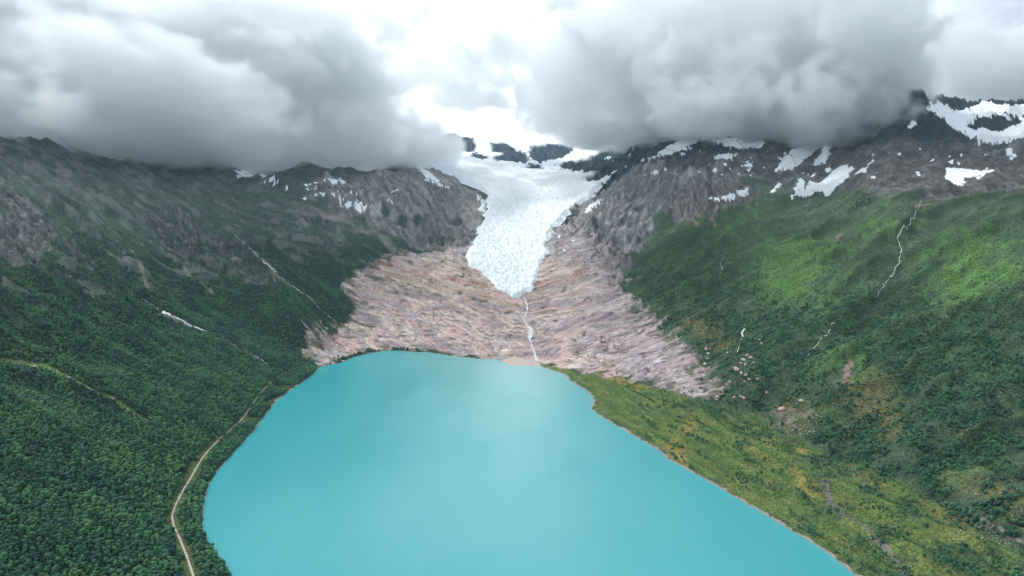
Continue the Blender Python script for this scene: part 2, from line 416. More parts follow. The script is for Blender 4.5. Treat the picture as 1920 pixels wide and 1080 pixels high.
def H(X, Y, d=None):
    X = np.asarray(X, float); Y = np.asarray(Y, float)
    if d is None: d = masks_at(X, Y)
    Z = base(X, Y)
    sd = poly_sd(X, Y, LAKE)
    out = smooth(30, 420, sd)
    hi = smooth(520, 820, Z)
    wallm = out * (1 - d['slab']) * (1 - d['ice'] * 0.8)
    mor = poly_sd_local(X, Y, R_MOR, 100)
    flat = smooth(60, -30, mor)
    wallm = wallm * (1 - flat)
    c = gully_coord(X, Y) + 18 * fbm(X / 130, Y / 130, 3, 2)
    gl = ridged(c / 95, X / 620, 11, 4, 0.55)
    soft = fbm(X / 240, Y / 240, 21, 4)
    rock = np.clip(d['grey'] + d['crag'] + d['cliff'] + d['high'] + hi * 0.8 + d['nuna'], 0, 1)
    gl2 = ridged(c / 230 + .3, X / 1100, 13, 3, .5)
    N = wallm * (13 * gl + 12 * soft + 44 * gl2 * smooth(60, 260, Z))
    far = Y / 3000.0
    N += rock * out * (ridged(X / 70, Y / 120, 41, 4, 0.55) * 14 + fbm(X / 17, Y / 30, 45, 3) * 3.2) * np.clip(far, .6, 1.3) * (1 - .6 * smooth(60, -60, X) * smooth(600, 700, Z))
    N = N * (1 - .35 * d['high'])
    N += hi * (ridged(X / 420, Y / 520, 61, 5, 0.5) * 34 - 10) * (1 - .45 * smooth(60, -60, X)) * (1 - d['ice'] * (1 - d['nuna']))
    N += d['crag'] * out * (ridged(c / 34, X / 150, 71, 3) * 20)
    N += d['cliff'] * ridged(X / 22, Y / 140, 73, 3) * 10
    # ice-polished ledges: stepped beds that follow the bowl
    N += d['grey'] * (1 - d['ice']) * ridged(stri_across(X, Y) / 34, stri_along(X, Y) / 260, 47, 4, .55) * 13
    s = strata(X, Y, Z)
    led = 0
    for per, am in ((24.0, 7.0), (7.0, 1.6)):
        ph = (s / per + 0.6 * fbm(X / 150, Y / 150, 77, 2)); fr = ph - np.floor(ph)
        led = led + am * (smooth(0.0, 0.30, fr) - fr) 
    N += d['slab'] * smooth(2, 25, sd) * (led + 4 * ridged(X / 130 + Y / 260, Y / 70, 81, 4) + 9 * fbm(X / 170, Y / 130, 83, 3) + .7 * fbm(X / 13, Y / 13, 85, 2))
    # moraine swells and old channels running along the shore
    al = (Y * .958 - X * .285); ac = (X * .958 + Y * .285)
    N += flat * smooth(5, 60, sd) * (ridged(ac / 60, al / 420, 91, 3) * 6 + fbm(X / 25, Y / 25, 95, 3) * 1.6)
    N += (1 - rock) * out * fbm(X / 14, Y / 14, 99, 3) * 1.3
    a = smooth(0, 90, sd)
    bank = 0.6 + 0.10 * np.clip(sd, 0, 90)
    Zl = np.maximum(Z + N, 0.6 + 0.02 * np.clip(sd, 0, 200)) * a + bank * (1 - a)
    Zin = -0.4 - 0.16 * np.clip(-sd, 0, 140)
    return np.where(sd > 0, Zl, Zin)

ROAD = track(ROAD_PX, 10, H)
R_MEADOW = [region(p, 10, H) for p in MEADOW_PX]
R_YELLOW = [region(p, 14, H) for p in YELLOW_PX]

def mesh_from(name, V, Fq, mat=None, smooth_=True, parent=None):
    me = bpy.data.meshes.new(name)
    V = np.asarray(V, np.float32); Fq = np.asarray(Fq, np.int32)
    me.vertices.add(len(V)); me.vertices.foreach_set('co', V.ravel())
    k = Fq.shape[1]
    me.loops.add(Fq.size); me.loops.foreach_set('vertex_index', Fq.ravel())
    me.polygons.add(len(Fq)); me.polygons.foreach_set('loop_start', np.arange(0, Fq.size, k, dtype=np.int32))
    me.update(calc_edges=True)
    me.polygons.foreach_set('use_smooth', np.full(len(Fq), smooth_))
    me.update()
    if mat: me.materials.append(mat)
    o = bpy.data.objects.new(name, me); col.objects.link(o)
    if parent: o.parent = parent
    return o
def grid_faces(nr, nc, keep=None):
    i = np.arange(nr - 1)[:, None] * nc + np.arange(nc - 1)[None]
    q = np.stack([i, i + 1, i + nc + 1, i + nc], -1).reshape(-1, 4)
    return q if keep is None else q[keep.ravel()]
def compact(V, q):
    used = np.unique(q); mp = np.full(len(V), -1); mp[used] = np.arange(len(used))
    return V[used], mp[q], used
def tag(o, label=None, cat=None, group=None, kind=None):
    if label: o['label'] = label
    if cat: o['category'] = cat
    if group: o['group'] = group
    if kind: o['kind'] = kind
    return o
def set_attr(me, name, vals):
    a = me.attributes.new(name, 'FLOAT', 'POINT'); a.data.foreach_set('value', np.asarray(vals, np.float32).ravel())
def set_col(me, name, rgb):
    a = me.attributes.new(name, 'FLOAT_COLOR', 'POINT')
    c = np.ones((len(me.vertices), 4), np.float32); c[:, :3] = rgb
    a.data.foreach_set('color', c.ravel())
# ------------------------------------------------------------------ materials
def mat_new(name):
    m = bpy.data.materials.new(name); m.use_nodes = True
    nt = m.node_tree; b = nt.nodes['Principled BSDF']
    return m, nt, b
class NT:
    """small helper to wire shader nodes"""
    def __init__(s, nt): s.nt = nt; s.pos = None
    def n(s, kind, **kw):
        q = s.nt.nodes.new(kind)
        for k, v in kw.items(): setattr(q, k, v)
        return q
    def put(s, sock, v):
        if isinstance(v, bpy.types.NodeSocket): s.nt.links.new(v, sock)
        elif v is not None: sock.default_value = v
    def m(s, op, a, b=None, c=None, clamp=False):
        q = s.n('ShaderNodeMath', operation=op, use_clamp=clamp)
        for i, v in enumerate((a, b, c)): s.put(q.inputs[i], v)
        return q.outputs[0]
    def world(s, scale=(1, 1, 1), rot=(0, 0, 0)):
        g = s.n('ShaderNodeNewGeometry'); mp = s.n('ShaderNodeMapping')
        s.nt.links.new(g.outputs['Position'], mp.inputs['Vector']); mp.inputs['Scale'].default_value = scale; mp.inputs['Rotation'].default_value = rot
        return mp.outputs[0]
    def noise(s, vec, scale, detail=4, rough=0.55, dist=0.0):
        q = s.n('ShaderNodeTexNoise'); s.put(q.inputs['Vector'], vec)
        q.inputs['Scale'].default_value = scale; q.inputs['Detail'].default_value = detail; q.inputs['Roughness'].default_value = rough
        q.inputs['Distortion'].default_value = dist
        return q.outputs[0]
    def voro(s, vec, scale, feature='F1', out='Distance'):
        q = s.n('ShaderNodeTexVoronoi', feature=feature); s.put(q.inputs['Vector'], vec); q.inputs['Scale'].default_value = scale
        return q.outputs[out]
    def mr(s, v, a, b, c=0.0, d=1.0):
        q = s.n('ShaderNodeMapRange'); s.put(q.inputs[0], v)
        for i, x in enumerate((a, b, c, d)): s.put(q.inputs[i + 1], x)
        return q.outputs[0]
    def attr(s, name, out='Fac', typ='GEOMETRY'):
        q = s.n('ShaderNodeAttribute', attribute_name=name, attribute_type=typ); return q.outputs[out]
    def mix(s, f, a, b, blend='MIX'):
        q = s.n('ShaderNodeMixRGB', blend_type=blend); s.put(q.inputs[0], f)
        for i, v in ((1, a), (2, b)):
            if isinstance(v, tuple) and len(v) == 3: v = (*v, 1)
            s.put(q.inputs[i], v)
        return q.outputs[0]
    def bump(s, h, strength, dist):
        q = s.n('ShaderNodeBump'); s.put(q.inputs['Height'], h); s.put(q.inputs['Strength'], strength); q.inputs['Distance'].default_value = dist
        return q.outputs[0]

def ground_material():
    m, nt, b = mat_new('mountain_ground'); k = NT(nt)
    C = k.attr('cover', 'Color'); rock = k.attr('rock'); veg = k.attr('veg'); slab = k.attr('slab')
    w = k.world()
    n1 = k.noise(w, 0.11, 6, 0.62); n2 = k.noise(w, 0.03, 5, 0.6)
    # rock grain drawn out down the fall line or along the path of the old ice
    sA = k.n('ShaderNodeSeparateXYZ'); k.put(sA.inputs[0], w); gA = k.n('ShaderNodeCombineXYZ')
    k.put(gA.inputs[0], k.attr('grain')); k.put(gA.inputs[1], k.m('MULTIPLY', sA.outputs[0], 0.22)); k.put(gA.inputs[2], k.m('MULTIPLY', sA.outputs[2], 0.45))
    n3 = k.noise(gA.outputs[0], 0.060, 7, 0.66, 0.3)
    # leafy low growth: small clumps, paler at their middles and darker in the gaps
    vo = k.voro(w, 0.22)
    vf = k.mr(k.m('ADD', k.m('MULTIPLY', vo, 0.9), n1), 0.55, 1.35, 1.38, 0.50)
    vf = k.m('MULTIPLY', vf, k.mr(n2, 0.3, 0.7, 0.75, 1.25))
    # rock: broken light and dark faces, thin dark joints
    rf = k.mr(n3, 0.30, 0.70, 0.55, 1.45)
    rf = k.m('MULTIPLY', rf, k.mr(n1, 0.3, 0.7, 0.78, 1.22))
    jt = k.m('ABSOLUTE', k.m('SUBTRACT', k.noise(k.world((1, 1.6, 6.0)), 0.020, 5, 0.6, 0.5), 0.5))
    joint = k.mr(jt, 0.0, 0.018, 0.55, 1.0)
    rf = k.m('MULTIPLY', rf, joint)
    # ice-polished beds: long thin lines that follow the contours
    st = k.attr('beds'); sw_ = k.n('ShaderNodeSeparateXYZ'); k.put(sw_.inputs[0], w)
    cv = k.n('ShaderNodeCombineXYZ'); k.put(cv.inputs[0], k.m('MULTIPLY', sw_.outputs[0], 0.28)); k.put(cv.inputs[1], k.m('MULTIPLY', sw_.outputs[1], 0.28)); k.put(cv.inputs[2], k.m('MULTIPLY', st, 4.5))
    ns1 = k.noise(cv.outputs[0], 0.05, 6, 0.66, 0.5); ns2 = k.noise(cv.outputs[0], 0.028, 5, 0.62, 0.8)
    l2 = k.mr(k.m('ABSOLUTE', k.m('SUBTRACT', ns2, 0.5)), 0.0, 0.022, 0.45, 1.0)
    sf = k.m('MULTIPLY', k.m('MULTIPLY', k.mr(ns1, 0.34, 0.66, 0.60, 1.26), l2), k.mr(n1, 0.3, 0.7, 0.95, 1.05))
    rf = k.m('ADD', k.m('MULTIPLY', rf, k.m('SUBTRACT', 1.0, slab)), k.m('MULTIPLY', sf, slab))
    fv = k.mix(veg, (1, 1, 1), k.n('ShaderNodeCombineColor').outputs[0])
    def grey(v):
        q = k.n('ShaderNodeCombineColor')
        for i in range(3): k.put(q.inputs[i], v)
        return q.outputs[0]
    col1 = k.mix(veg, C, k.mix(1.0, C, grey(vf), 'MULTIPLY'))
    col2 = k.mix(rock, col1, k.mix(1.0, col1, grey(rf), 'MULTIPLY'))
    k.put(b.inputs['Base Color'], col2)
    b.inputs['Roughness'].default_value = 0.93
    b.inputs['Specular IOR Level'].default_value = 0.15
    hr = k.m('ADD', k.m('MULTIPLY', n3, k.mr(slab, 0, 1, 5.0, 1.0)), k.m('MULTIPLY', n1, k.mr(slab, 0, 1, 2.0, 0.3)))
    hr = k.m('ADD', hr, k.m('MULTIPLY', k.m('MULTIPLY', ns1, slab), 5.0))
    hr = k.m('ADD', hr, k.m('MULTIPLY', joint, 0.9))
    hv = k.m('MULTIPLY', k.m('SUBTRACT', n1, k.m('MULTIPLY', vo, 0.7)), 2.2)
    hgt = k.m('ADD', k.m('MULTIPLY', hr, rock), k.m('MULTIPLY', hv, veg))
    k.put(b.inputs['Normal'], k.bump(hgt, 1.0, 2.4))
    return m
def simple(name, rgb, rough=0.9, var=0.25, scale=0.3, bump=0.3, dist=0.3, spec=0.2):
    m, nt, b = mat_new(name); k = NT(nt)
    n = k.noise(k.world(), scale, 5, 0.6)
    a = tuple(min(1, c * (1 + var)) for c in rgb); z = tuple(c * (1 - var) for c in rgb)
    k.put(b.inputs['Base Color'], k.mix(k.mr(n, 0.3, 0.7), z, a))
    b.inputs['Roughness'].default_value = rough; b.inputs['Specular IOR Level'].default_value = spec
    if bump: k.put(b.inputs['Normal'], k.bump(n, bump, dist))
    return m
def ice_material():
    m, nt, b = mat_new('glacier_ice'); k = NT(nt)
    w = k.world((1, .45, .45)); n1 = k.noise(w, 0.09, 6, 0.65, 0.6); n2 = k.noise(k.world(), 0.012, 4, 0.55)
    cre = k.attr('crevasse'); sn = k.attr('snowy')
    ice = k.mix(k.mr(n1, 0.34, 0.66), (0.82, 0.86, 0.875), (0.93, 0.94, 0.945))
    ice = k.mix(cre, ice, (0.64, 0.75, 0.80))
    dirt = k.mr(n2, 0.58, 0.75, 0.0, 0.25)
    ice = k.mix(dirt, ice, (0.52, 0.56, 0.58))
    c = k.mix(sn, ice, (0.90, 0.92, 0.93))
    k.put(b.inputs['Base Color'], c); b.inputs['Roughness'].default_value = 0.75
    b.inputs['Specular IOR Level'].default_value = 0.2
    k.put(b.inputs['Normal'], k.bump(n1, k.mr(sn, 0, 1, 1.0, 0.15), 7.0))
    return m
def water_material():
    m, nt, b = mat_new('glacial_lake_water'); k = NT(nt)
    n2 = k.noise(k.world((1, 0.5, 1)), 0.0022, 3, 0.5, 0.6)
    sh = k.attr('shallow')
    c = k.mix(k.mr(n2, 0.3, 0.7), (0.020, 0.275, 0.305), (0.046, 0.345, 0.362))
    c = k.mix(sh, c, (0.20, 0.42, 0.42))
    k.put(b.inputs['Base Color'], c)
    k.put(b.inputs['Roughness'], k.mr(k.noise(k.world((1, .35, 1)), 0.006, 2, 0.5, 0.0), 0.3, 0.7, 0.17, 0.26)); b.inputs['IOR'].default_value = 1.33
    n1 = k.noise(k.world((1, 1.6, 1)), 0.35, 3, 0.6); n3 = k.noise(k.world((1, 1.3, 1)), 0.05, 4, 0.6)
    h = k.m('ADD', k.m('MULTIPLY', n1, 0.16), k.m('MULTIPLY', n3, 0.35))
    k.put(b.inputs['Normal'], k.bump(h, 0.5, 1.0))
    return m
def snow_material():
    m, nt, b = mat_new('old_snow'); k = NT(nt)
    n = k.noise(k.world(), 0.03, 5, 0.6)
    k.put(b.inputs['Base Color'], k.mix(k.mr(n, 0.35, 0.7), (0.80, 0.83, 0.86), (0.90, 0.92, 0.93)))
    b.inputs['Roughness'].default_value = 0.8
    k.put(b.inputs['Normal'], k.bump(n, 0.3, 2.0))
    return m
def foam_material():
    m, nt, b = mat_new('white_water'); k = NT(nt)
    n = k.noise(k.world(), 0.25, 4, 0.7)
    k.put(b.inputs['Base Color'], k.mix(k.mr(n, 0.38, 0.55), (0.25, 0.28, 0.28), (0.80, 0.83, 0.84)))
    b.inputs['Roughness'].default_value = 0.5
    return m
def leaf_material(name):
    """crown colour: each tree its own shade of green, with leafy mottling"""
    m, nt, b = mat_new(name); k = NT(nt)
    t = k.attr('tint', 'Fac', 'INSTANCER')
    r = k.n('ShaderNodeValToRGB'); k.put(r.inputs[0], t)
    e = r.color_ramp.elements
    e[0].position = 0.0; e[0].color = (0.012, 0.042, 0.034, 1)
    e[1].position = 1.0; e[1].color = (0.085, 0.185, 0.060, 1)
    for p, c in ((0.25, (0.021, 0.074, 0.048)), (0.5, (0.034, 0.108, 0.062)), (0.75, (0.060, 0.160, 0.066))):
        q = e.new(p); q.color = (*c, 1)
    n = k.noise(k.world(), 0.7, 2, 0.6)
    g = k.mr(n, 0.3, 0.7, 0.6, 1.5)
    cc = k.n('ShaderNodeCombineColor')
    for i in range(3): k.put(cc.inputs[i], g)
    k.put(b.inputs['Base Color'], k.mix(1.0, r.outputs[0], cc.outputs[0], 'MULTIPLY'))
    b.inputs['Roughness'].default_value = 0.75; b.inputs['Specular IOR Level'].default_value = 0.2
    return m
M_GROUND = ground_material(); M_ICE = ice_material(); M_WATER = water_material(); M_SNOW = snow_material(); M_FOAM = foam_material()
M_LEAF = leaf_material('birch_leaves'); M_BARK = simple('birch_bark', (0.35, 0.33, 0.30), scale=4)
M_GRAVEL = simple('road_gravel', (0.44, 0.37, 0.32), var=0.2, scale=0.4)
M_BOULDER = simple('pink_granite', (0.46, 0.30, 0.27), var=0.3, scale=0.5, bump=0.6)
M_PALEROCK = simple('pale_granite', (0.45, 0.38, 0.33), var=0.3, scale=0.5, bump=0.6)
M_SAND = simple('lake_sand', (0.45, 0.37, 0.33), var=0.12, scale=0.08, bump=0.1)

# ------------------------------------------------------------------ terrain
NUc = 1150
uu = np.concatenate([np.linspace(-1.45, -0.93, 40, endpoint=False), np.linspace(-0.93, 0.93, NUc), np.linspace(0.93, 1.45, 41)[1:]])
def logsp(a, b, n): return a * np.exp(np.linspace(0, math.log(b / a), n, endpoint=False))
yy = np.concatenate([logsp(330, 780, 30), logsp(780, 4700, 640), logsp(4700, 10800, 150), [10800]])
NR, NC = len(yy), len(uu)
Yg = np.repeat(yy[:, None], NC, 1); Xg = Yg * uu[None]
dm = masks_at(Xg, Yg)
Zg = H(Xg, Yg, dm)
lyy = np.log(yy)
def Hg(X, Y):
    """height of the finished terrain mesh"""
    X = np.asarray(X, float); Y = np.asarray(Y, float)
    Yc = np.clip(Y, yy[0], yy[-1] - 1)
    r = np.interp(Yc, yy, np.arange(NR)); c = np.interp(X / Yc, uu, np.arange(NC))
    i = np.minimum(r.astype(int), NR - 2); j = np.minimum(c.astype(int), NC - 2); r = r - i; c = c - j
    return (Zg[i, j] * (1 - r) + Zg[i + 1, j] * r) * (1 - c) + (Zg[i, j + 1] * (1 - r) + Zg[i + 1, j + 1] * r) * c
def sample_grid(G, X, Y):
    r = np.interp(np.clip(Y, yy[0], yy[-1] - 1), yy, np.arange(NR)); c = np.interp(X / np.maximum(Y, 1), uu, np.arange(NC))
    return G[np.clip(np.round(r).astype(int), 0, NR - 1), np.clip(np.round(c).astype(int), 0, NC - 1)]

# slope from the grid
def slope_of():
    P = np.stack([Xg, Yg, Zg], -1)
    a = np.gradient(P, axis=0); b = np.gradient(P, axis=1)
    nrm = np.cross(b, a); nz = np.abs(nrm[..., 2]) / (np.linalg.norm(nrm, axis=-1) + 1e-9)
    return nz
NZ = slope_of()
SDL = poly_sd(Xg, Yg, LAKE)

def ground_cover():
    X, Y, Z = Xg, Yg, Zg
    v = lambda *c: np.array(c, float)
    c0 = gully_coord(X, Y)
    nA = fbm(X / 210, Y / 210, 201, 4); nB = fbm(X / 55, Y / 55, 205, 4); nC = fbm(X / 16, Y / 20, 209, 3)
    strk = fbm(c0 / 26, X / 260, 213, 4)                     # streaks down the fall line
    C = np.zeros(X.shape + (3,)) + v(.045, .085, .055)
    def put(mask, colr):
        nonlocal C
        C = C + (colr - C) * np.clip(mask, 0, 1)[..., None]
    left = smooth(60, -60, X)
    # alpine heath and grass
    put(left, v(.060, .118, .090)); put(1 - left, v(.062, .104, .058))
    put(smooth(0.0, 0.7, strk + nB * .4) * .75, v(.085, .125, .075))
    put(smooth(0.1, 0.8, -strk + nA * .5) * .7, v(.028, .062, .047))
    put(smooth(.15, .7, fbm(c0 / 70, X / 300, 217, 3)) * (1 - left) * .8 * smooth(560, 420, Z), v(.10, .18, .060))
    veg = np.ones(X.shape); rock = np.zeros(X.shape)
    # shrub clumps over the grass
    shr = smooth(.05, .40, fbm(X / 27, Y / 32, 225, 4) + .35 * strk)
    put(shr * .55, v(.036, .072, .040))
    # gully floors and ribs running down the valley sides
    g2 = ridged(c0 / 230 + .3, X / 1100, 13, 3, .5)
    put(smooth(.55, .0, g2) * smooth(100, 220, Z) * .5, v(.075, .135, .070)); put(smooth(.35, .8, g2) * .45 * left, v(.030, .062, .050))
    ln = smooth(.055, .012, np.abs(fbm(c0 / 75, X / 900, 227, 3))) * smooth(-.2, .4, fbm(c0 / 200, X / 240, 229, 2)) * smooth(140, 260, Z)
    put(ln * .75, lerp(v(.13, .19, .08), v(.26, .24, .22), smooth(330, 480, Z)[..., None]))
    # rock above the vegetation line
    hi = smooth(560, 720, Z + 60 * nA + 25 * strk)
    hi_left = smooth(430, 640, Z + 90 * nA + 50 * strk) * left
    bare = np.maximum(hi, hi_left * .3)
    rk = smooth(.30, .55, fbm(c0 / 38, X / 130, 221, 4) + (0.84 - NZ) * 2.4 + (Z - 380) / 1100) * smooth(150, 330, Z)
    bare = np.maximum(bare, rk * left * .7)
    rcol = lerp(v(.105, .115, .12), v(.24, .24, .24), smooth(-.5, .6, nB + strk)[..., None])
    put(bare, rcol); rock = np.maximum(rock, bare); veg = veg * (1 - bare)
    # the grey-brown mountain on the right, with cloud shade put into its colour up high
    h = dm['high'] * (1 - left)
    hc = lerp(v(.105, .098, .094), v(.185, .172, .165), smooth(-.4, .7, nB + strk * .6)[..., None])
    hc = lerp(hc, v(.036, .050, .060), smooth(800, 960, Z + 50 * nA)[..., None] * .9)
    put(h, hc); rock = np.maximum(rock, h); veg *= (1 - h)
    put(smooth(800, 900, Z + 50 * nA), v(.032, .048, .060))  # blue-black cloud shade painted over all the highest ground
    put(left * smooth(600, 740, Z + 60 * nA + 30 * strk) * .85, lerp(v(.028, .050, .050), v(.09, .095, .098), smooth(.0, .8, nB + strk)[..., None]))  # left ridge: shade below the cloud base painted into the colour
    g = dm['grey']
    gc = lerp(v(.15, .152, .16), v(.33, .315, .315), smooth(-.6, .8, 1.1 * fbm(stri_across(X, Y) / 22, stri_along(X, Y) / 200, 231, 4) + .4 * nB)[..., None])
    gc = lerp(gc, v(.42, .375, .35), (smooth(260, 20, poly_sd_local(X, Y, R_GLAC, 400)) * .6)[..., None])
    put(g, gc); rock = np.maximum(rock, g); veg *= (1 - g)
    gg = g * smooth(.25, .6, fbm(X / 120, Y / 160, 235, 3)) * smooth(620, 480, Z)
    put(gg * .8, v(.045, .088, .062)); veg = np.maximum(veg, gg)
    cg = dm['crag'] * smooth(-.5, .1, fbm(c0 / 30, X / 90, 241, 4) + .1)
    put(cg, lerp(v(.085, .09, .10), v(.25, .24, .24), smooth(-.5, .6, nC + strk)[..., None])); rock = np.maximum(rock, cg); veg *= (1 - cg)
    cl = dm['cliff']
    put(cl * .9, lerp(v(.12, .115, .115), v(.30, .27, .26), smooth(-.5, .5, fbm(X / 12, Y / 40, 243, 3))[..., None])); rock = np.maximum(rock, cl)
    sc = smooth(10, -30, poly_sd_local(X, Y, R_SCREE, 100) + 20 * nB)
    put(sc, v(.27, .245, .23)); rock = np.maximum(rock, sc * .5); veg *= (1 - sc)
    # polished slabs: coloured beds
    s = strata(X, Y, Z) + 6 * nC
    pal = np.array([(.47,.32,.30),(.33,.255,.285),(.52,.41,.325),(.42,.36,.35),(.48,.29,.26),(.30,.26,.29),(.50,.40,.35),(.50,.32,.285),(.36,.305,.31),(.55,.45,.36)])
    ph = s / 15.0 + 1.6 * fbm(X / 260, Y / 200, 251, 3); i0 = np.floor(ph).astype(int); f = smooth(.15, .85, ph - i0)
    sc_ = pal[i0 % 10] * (1 - f[..., None]) + pal[(i0 + 1) % 10] * f[..., None]
    sc_ = lerp(sc_, v(.44, .36, .35), .32)
    warm = smooth(120, 210, Z + 20 * nA) * smooth(330, 230, Z)
    sc_ = lerp(sc_, v(.47, .37, .29), (warm * .6 * smooth(-900, -250, X) * smooth(500, 150, X))[..., None])
    sc_ = lerp(sc_, v(.31, .29, .295), (smooth(250, 360, Z + 40 * nA) * .7)[..., None])
    sc_ = lerp(sc_, v(.34, .285, .30), (smooth(150, 500, X) * .6)[..., None])
    sc_ = sc_ * 1.3 * (1 + .10 * nC + .16 * nB + .16 * nA)[..., None]
    crack = np.maximum(smooth(.07, .0, np.abs(fbm(X / 150 + Y / 240, Y / 50, 255, 4))), smooth(.05, .0, np.abs(fbm(X / 60 - Y / 70, Y / 120, 257, 4))))
    sc_ = sc_ * (1 - .6 * crack * smooth(-.3, .3, nA))[..., None]
    sc_ = lerp(sc_, v(.20, .185, .20), (smooth(.25, .7, fbm(X / 240, Y / 110, 261, 4)) * .5)[..., None])
    wet = smooth(.05, .0, np.abs(fbm(X / 110, Y / 420, 263, 3))) * smooth(0, .4, nA)
    sc_ = sc_ * (1 - .45 * wet)[..., None]
    m = dm['slab']
    put(m, sc_); rock = np.maximum(rock, m); veg *= (1 - m)
    sv = m * smooth(.30, .55, fbm(X / 50, Y / 30, 259, 4) + .12 * smooth(350, 800, X) + .10 * smooth(-350, -750, X) - .18 + .62 * smooth(-90, 10, poly_sd_local(X, Y, R_SLAB, 150)) * smooth(250, 450, np.abs(X)))
    put(sv * .75, v(.08, .10, .05)); veg = np.maximum(veg, sv * .8)
    for P, wd, cc in ((RED_BAND, 9, v(.43, .17, .15)), (RED_BAND2, 10, v(.46, .21, .18)), (OCHRE_BAND, 16, v(.52, .39, .27)), (MAUVE_BAND, 9, v(.38, .22, .26)), (RUST_SPOT, 11, v(.52, .27, .17))):
        put(smooth(wd * 1.6, wd * .3, line_d(X, Y, P) + 5 * nC + 9 * nB) * .6 * m, cc)
    # moraine meadow on the right shore
    mo = smooth(15, -15, poly_sd_local(X, Y, R_MOR, 100) + 12 * nB)
    al = Y * .958 - X * .285; ac = X * .958 + Y * .285
    mc = lerp(v(.090, .155, .045), v(.150, .190, .058), smooth(-.5, .5, fbm(ac / 28, al / 160, 271, 4))[..., None])
    mc = lerp(mc, v(.26, .205, .06), smooth(.5, .75, fbm(ac / 40, al / 220, 275, 4))[..., None] * .6)
    put(mo, mc); veg = np.maximum(veg, mo * .8); rock *= (1 - mo)
    def blot(Rs, colr, wob, st=1.0, soft=12):
        q = np.full(X.shape, 1e4)
        for p in Rs: q = np.minimum(q, poly_sd_local(X, Y, p, 90))
        q = smooth(soft, -soft, q + wob * nB + wob * .5 * nC) * st
        put(q * (1 - m), colr); return q
    blot(R_ORANGE, lerp(v(.135, .135, .048), v(.19, .155, .055), smooth(-.4, .4, nC)[..., None]), 26, .75, 30)
    blot(R_YELLOW, v(.30, .235, .065), 12, .8, 10)
    blot(R_BRIGHT, v(.120, .240, .060), 110, .8, 70)
    blot(R_MEADOW, v(.24, .29, .05), 6, .95, 5)
    wd = blot(R_WOOD, v(.045, .088, .044), 110, .8, 60)
    # stony ground under the right-hand slope
    st = smooth(20, -30, poly_sd_local(X, Y, R_STONY, 60) + 15 * nB)
    put(st * .7, lerp(v(.12, .13, .07), v(.34, .27, .24), smooth(.0, .6, nC + nB)[..., None])); rock = np.maximum(rock, st * .6)
    # forest floor on the left
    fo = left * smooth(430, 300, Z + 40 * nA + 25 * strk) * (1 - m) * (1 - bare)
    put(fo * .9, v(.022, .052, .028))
    tr = smooth(16, 4, line_d(X, Y, TRAIL) + 3 * nC)
    put(tr * .9, lerp(v(.12, .20, .06), v(.38, .36, .30), smooth(.25, .6, nC)[..., None]))
    ro = smooth(13, 7, line_d(X, Y, ROAD) + 2 * nC)
    put(ro, v(.10, .145, .045))
    for P in GULLIES:
        gl = smooth(11, 3, line_d(X, Y, P) + 4 * nC); put(gl * .75, v(.27, .24, .21)); rock = np.maximum(rock, gl * .6)
    ch = smooth(7, 2.5, line_d(X, Y, CHANNEL) + 3 * nC); put(ch * .85, v(.19, .165, .165))
    for P in WETG:
        gl = smooth(9, 2, line_d(X, Y, P) + 4 * nC); put(gl * .7, v(.055, .065, .058))
    for P in PINK_SCARS:
        gl = smooth(14, 2, line_d(X, Y, P) + 9 * nC); put(gl * .8, v(.33, .22, .19))
    # wet pebbly rim of the lake
    rim = smooth(5.5, 3.0, SDL + 4.6 * nC + smooth(60, -60, X) * (3.5 + 5 * nB)) * (1 - m); put(rim * .9, v(.34, .28, .25)); veg *= (1 - rim)
    put(smooth(2.2, .8, SDL) * .6, v(.16, .15, .13))
    # snow lying on the high ground round the ice
    ic = np.maximum(smooth(25, -25, poly_sd_local(X, Y, R_SNOWFIELD, 200) + 20 * nB), smooth(-6, -14, poly_sd_local(X, Y, R_GLAC, 100))) * (1 - dm['nuna']) * smooth(.25, .5, NZ)
    put(ic, v(.86, .89, .91)); rock *= (1 - ic); veg *= (1 - ic)
    put(dm['nuna'], lerp(v(.018, .042, .062), v(.06, .085, .105), smooth(-.4, .6, nB)[..., None]))
    rock = np.maximum(rock, dm['nuna'])
    return np.clip(C, .004, .95), rock, np.clip(veg, 0, 1), wd, fo
RED_BAND = track([(690,488),(740,502),(790,516),(840,521),(885,530),(915,538)]); RED_BAND2 = track([(1030,535),(1060,524),(1100,505)])
OCHRE_BAND = track([(720,510),(790,535),(860,545),(930,560),(978,572)]); MAUVE_BAND = track([(1010,635),(1060,622),(1110,605),(1140,598)])
RUST_SPOT = track([(1008,538),(1030,528)])
R_STONY = region([(1440,770),(1480,755),(1530,760),(1530,790),(1500,815),(1450,800)])
GULLIES = [track(p) for p in (
    [(265,560),(330,596),(430,638),(515,692)], [(440,440),(500,495),(560,545),(600,580),(630,605)], [(345,500),(380,540),(400,555)],
    [(240,460),(262,500),(275,545)], [(1230,620),(1250,640),(1265,655)], [(1800,950),(1860,985),(1920,1015)], [(640,400),(680,430),(740,470)])]
WETG = [track(p) for p in ([(1728,372),(1722,395),(1700,425),(1682,440),(1690,470),(1685,495),(1665,525),(1640,558),(1600,620)], [(1393,590),(1391,630),(1382,670),(1385,720)], [(1566,604),(1536,642),(1508,675),(1470,700),(1440,725)])]
CHANNEL = track([(1545,900),(1556,940),(1580,965),(1620,985),(1655,1020),(1690,1062),(1700,1079)])
PINK_SCARS = [track(p) for p in ([(1716,372),(1745,366),(1760,372)], [(1672,420),(1700,400)], [(1560,440),(1580,420)], [(1300,410),(1340,420)], [(1445,365),(1455,360)],
    [(1575,720),(1590,690),(1592,665)], [(1290,400),(1310,403)])]
COVER, ROCKM, VEGM, WOODM, FORM = ground_cover()
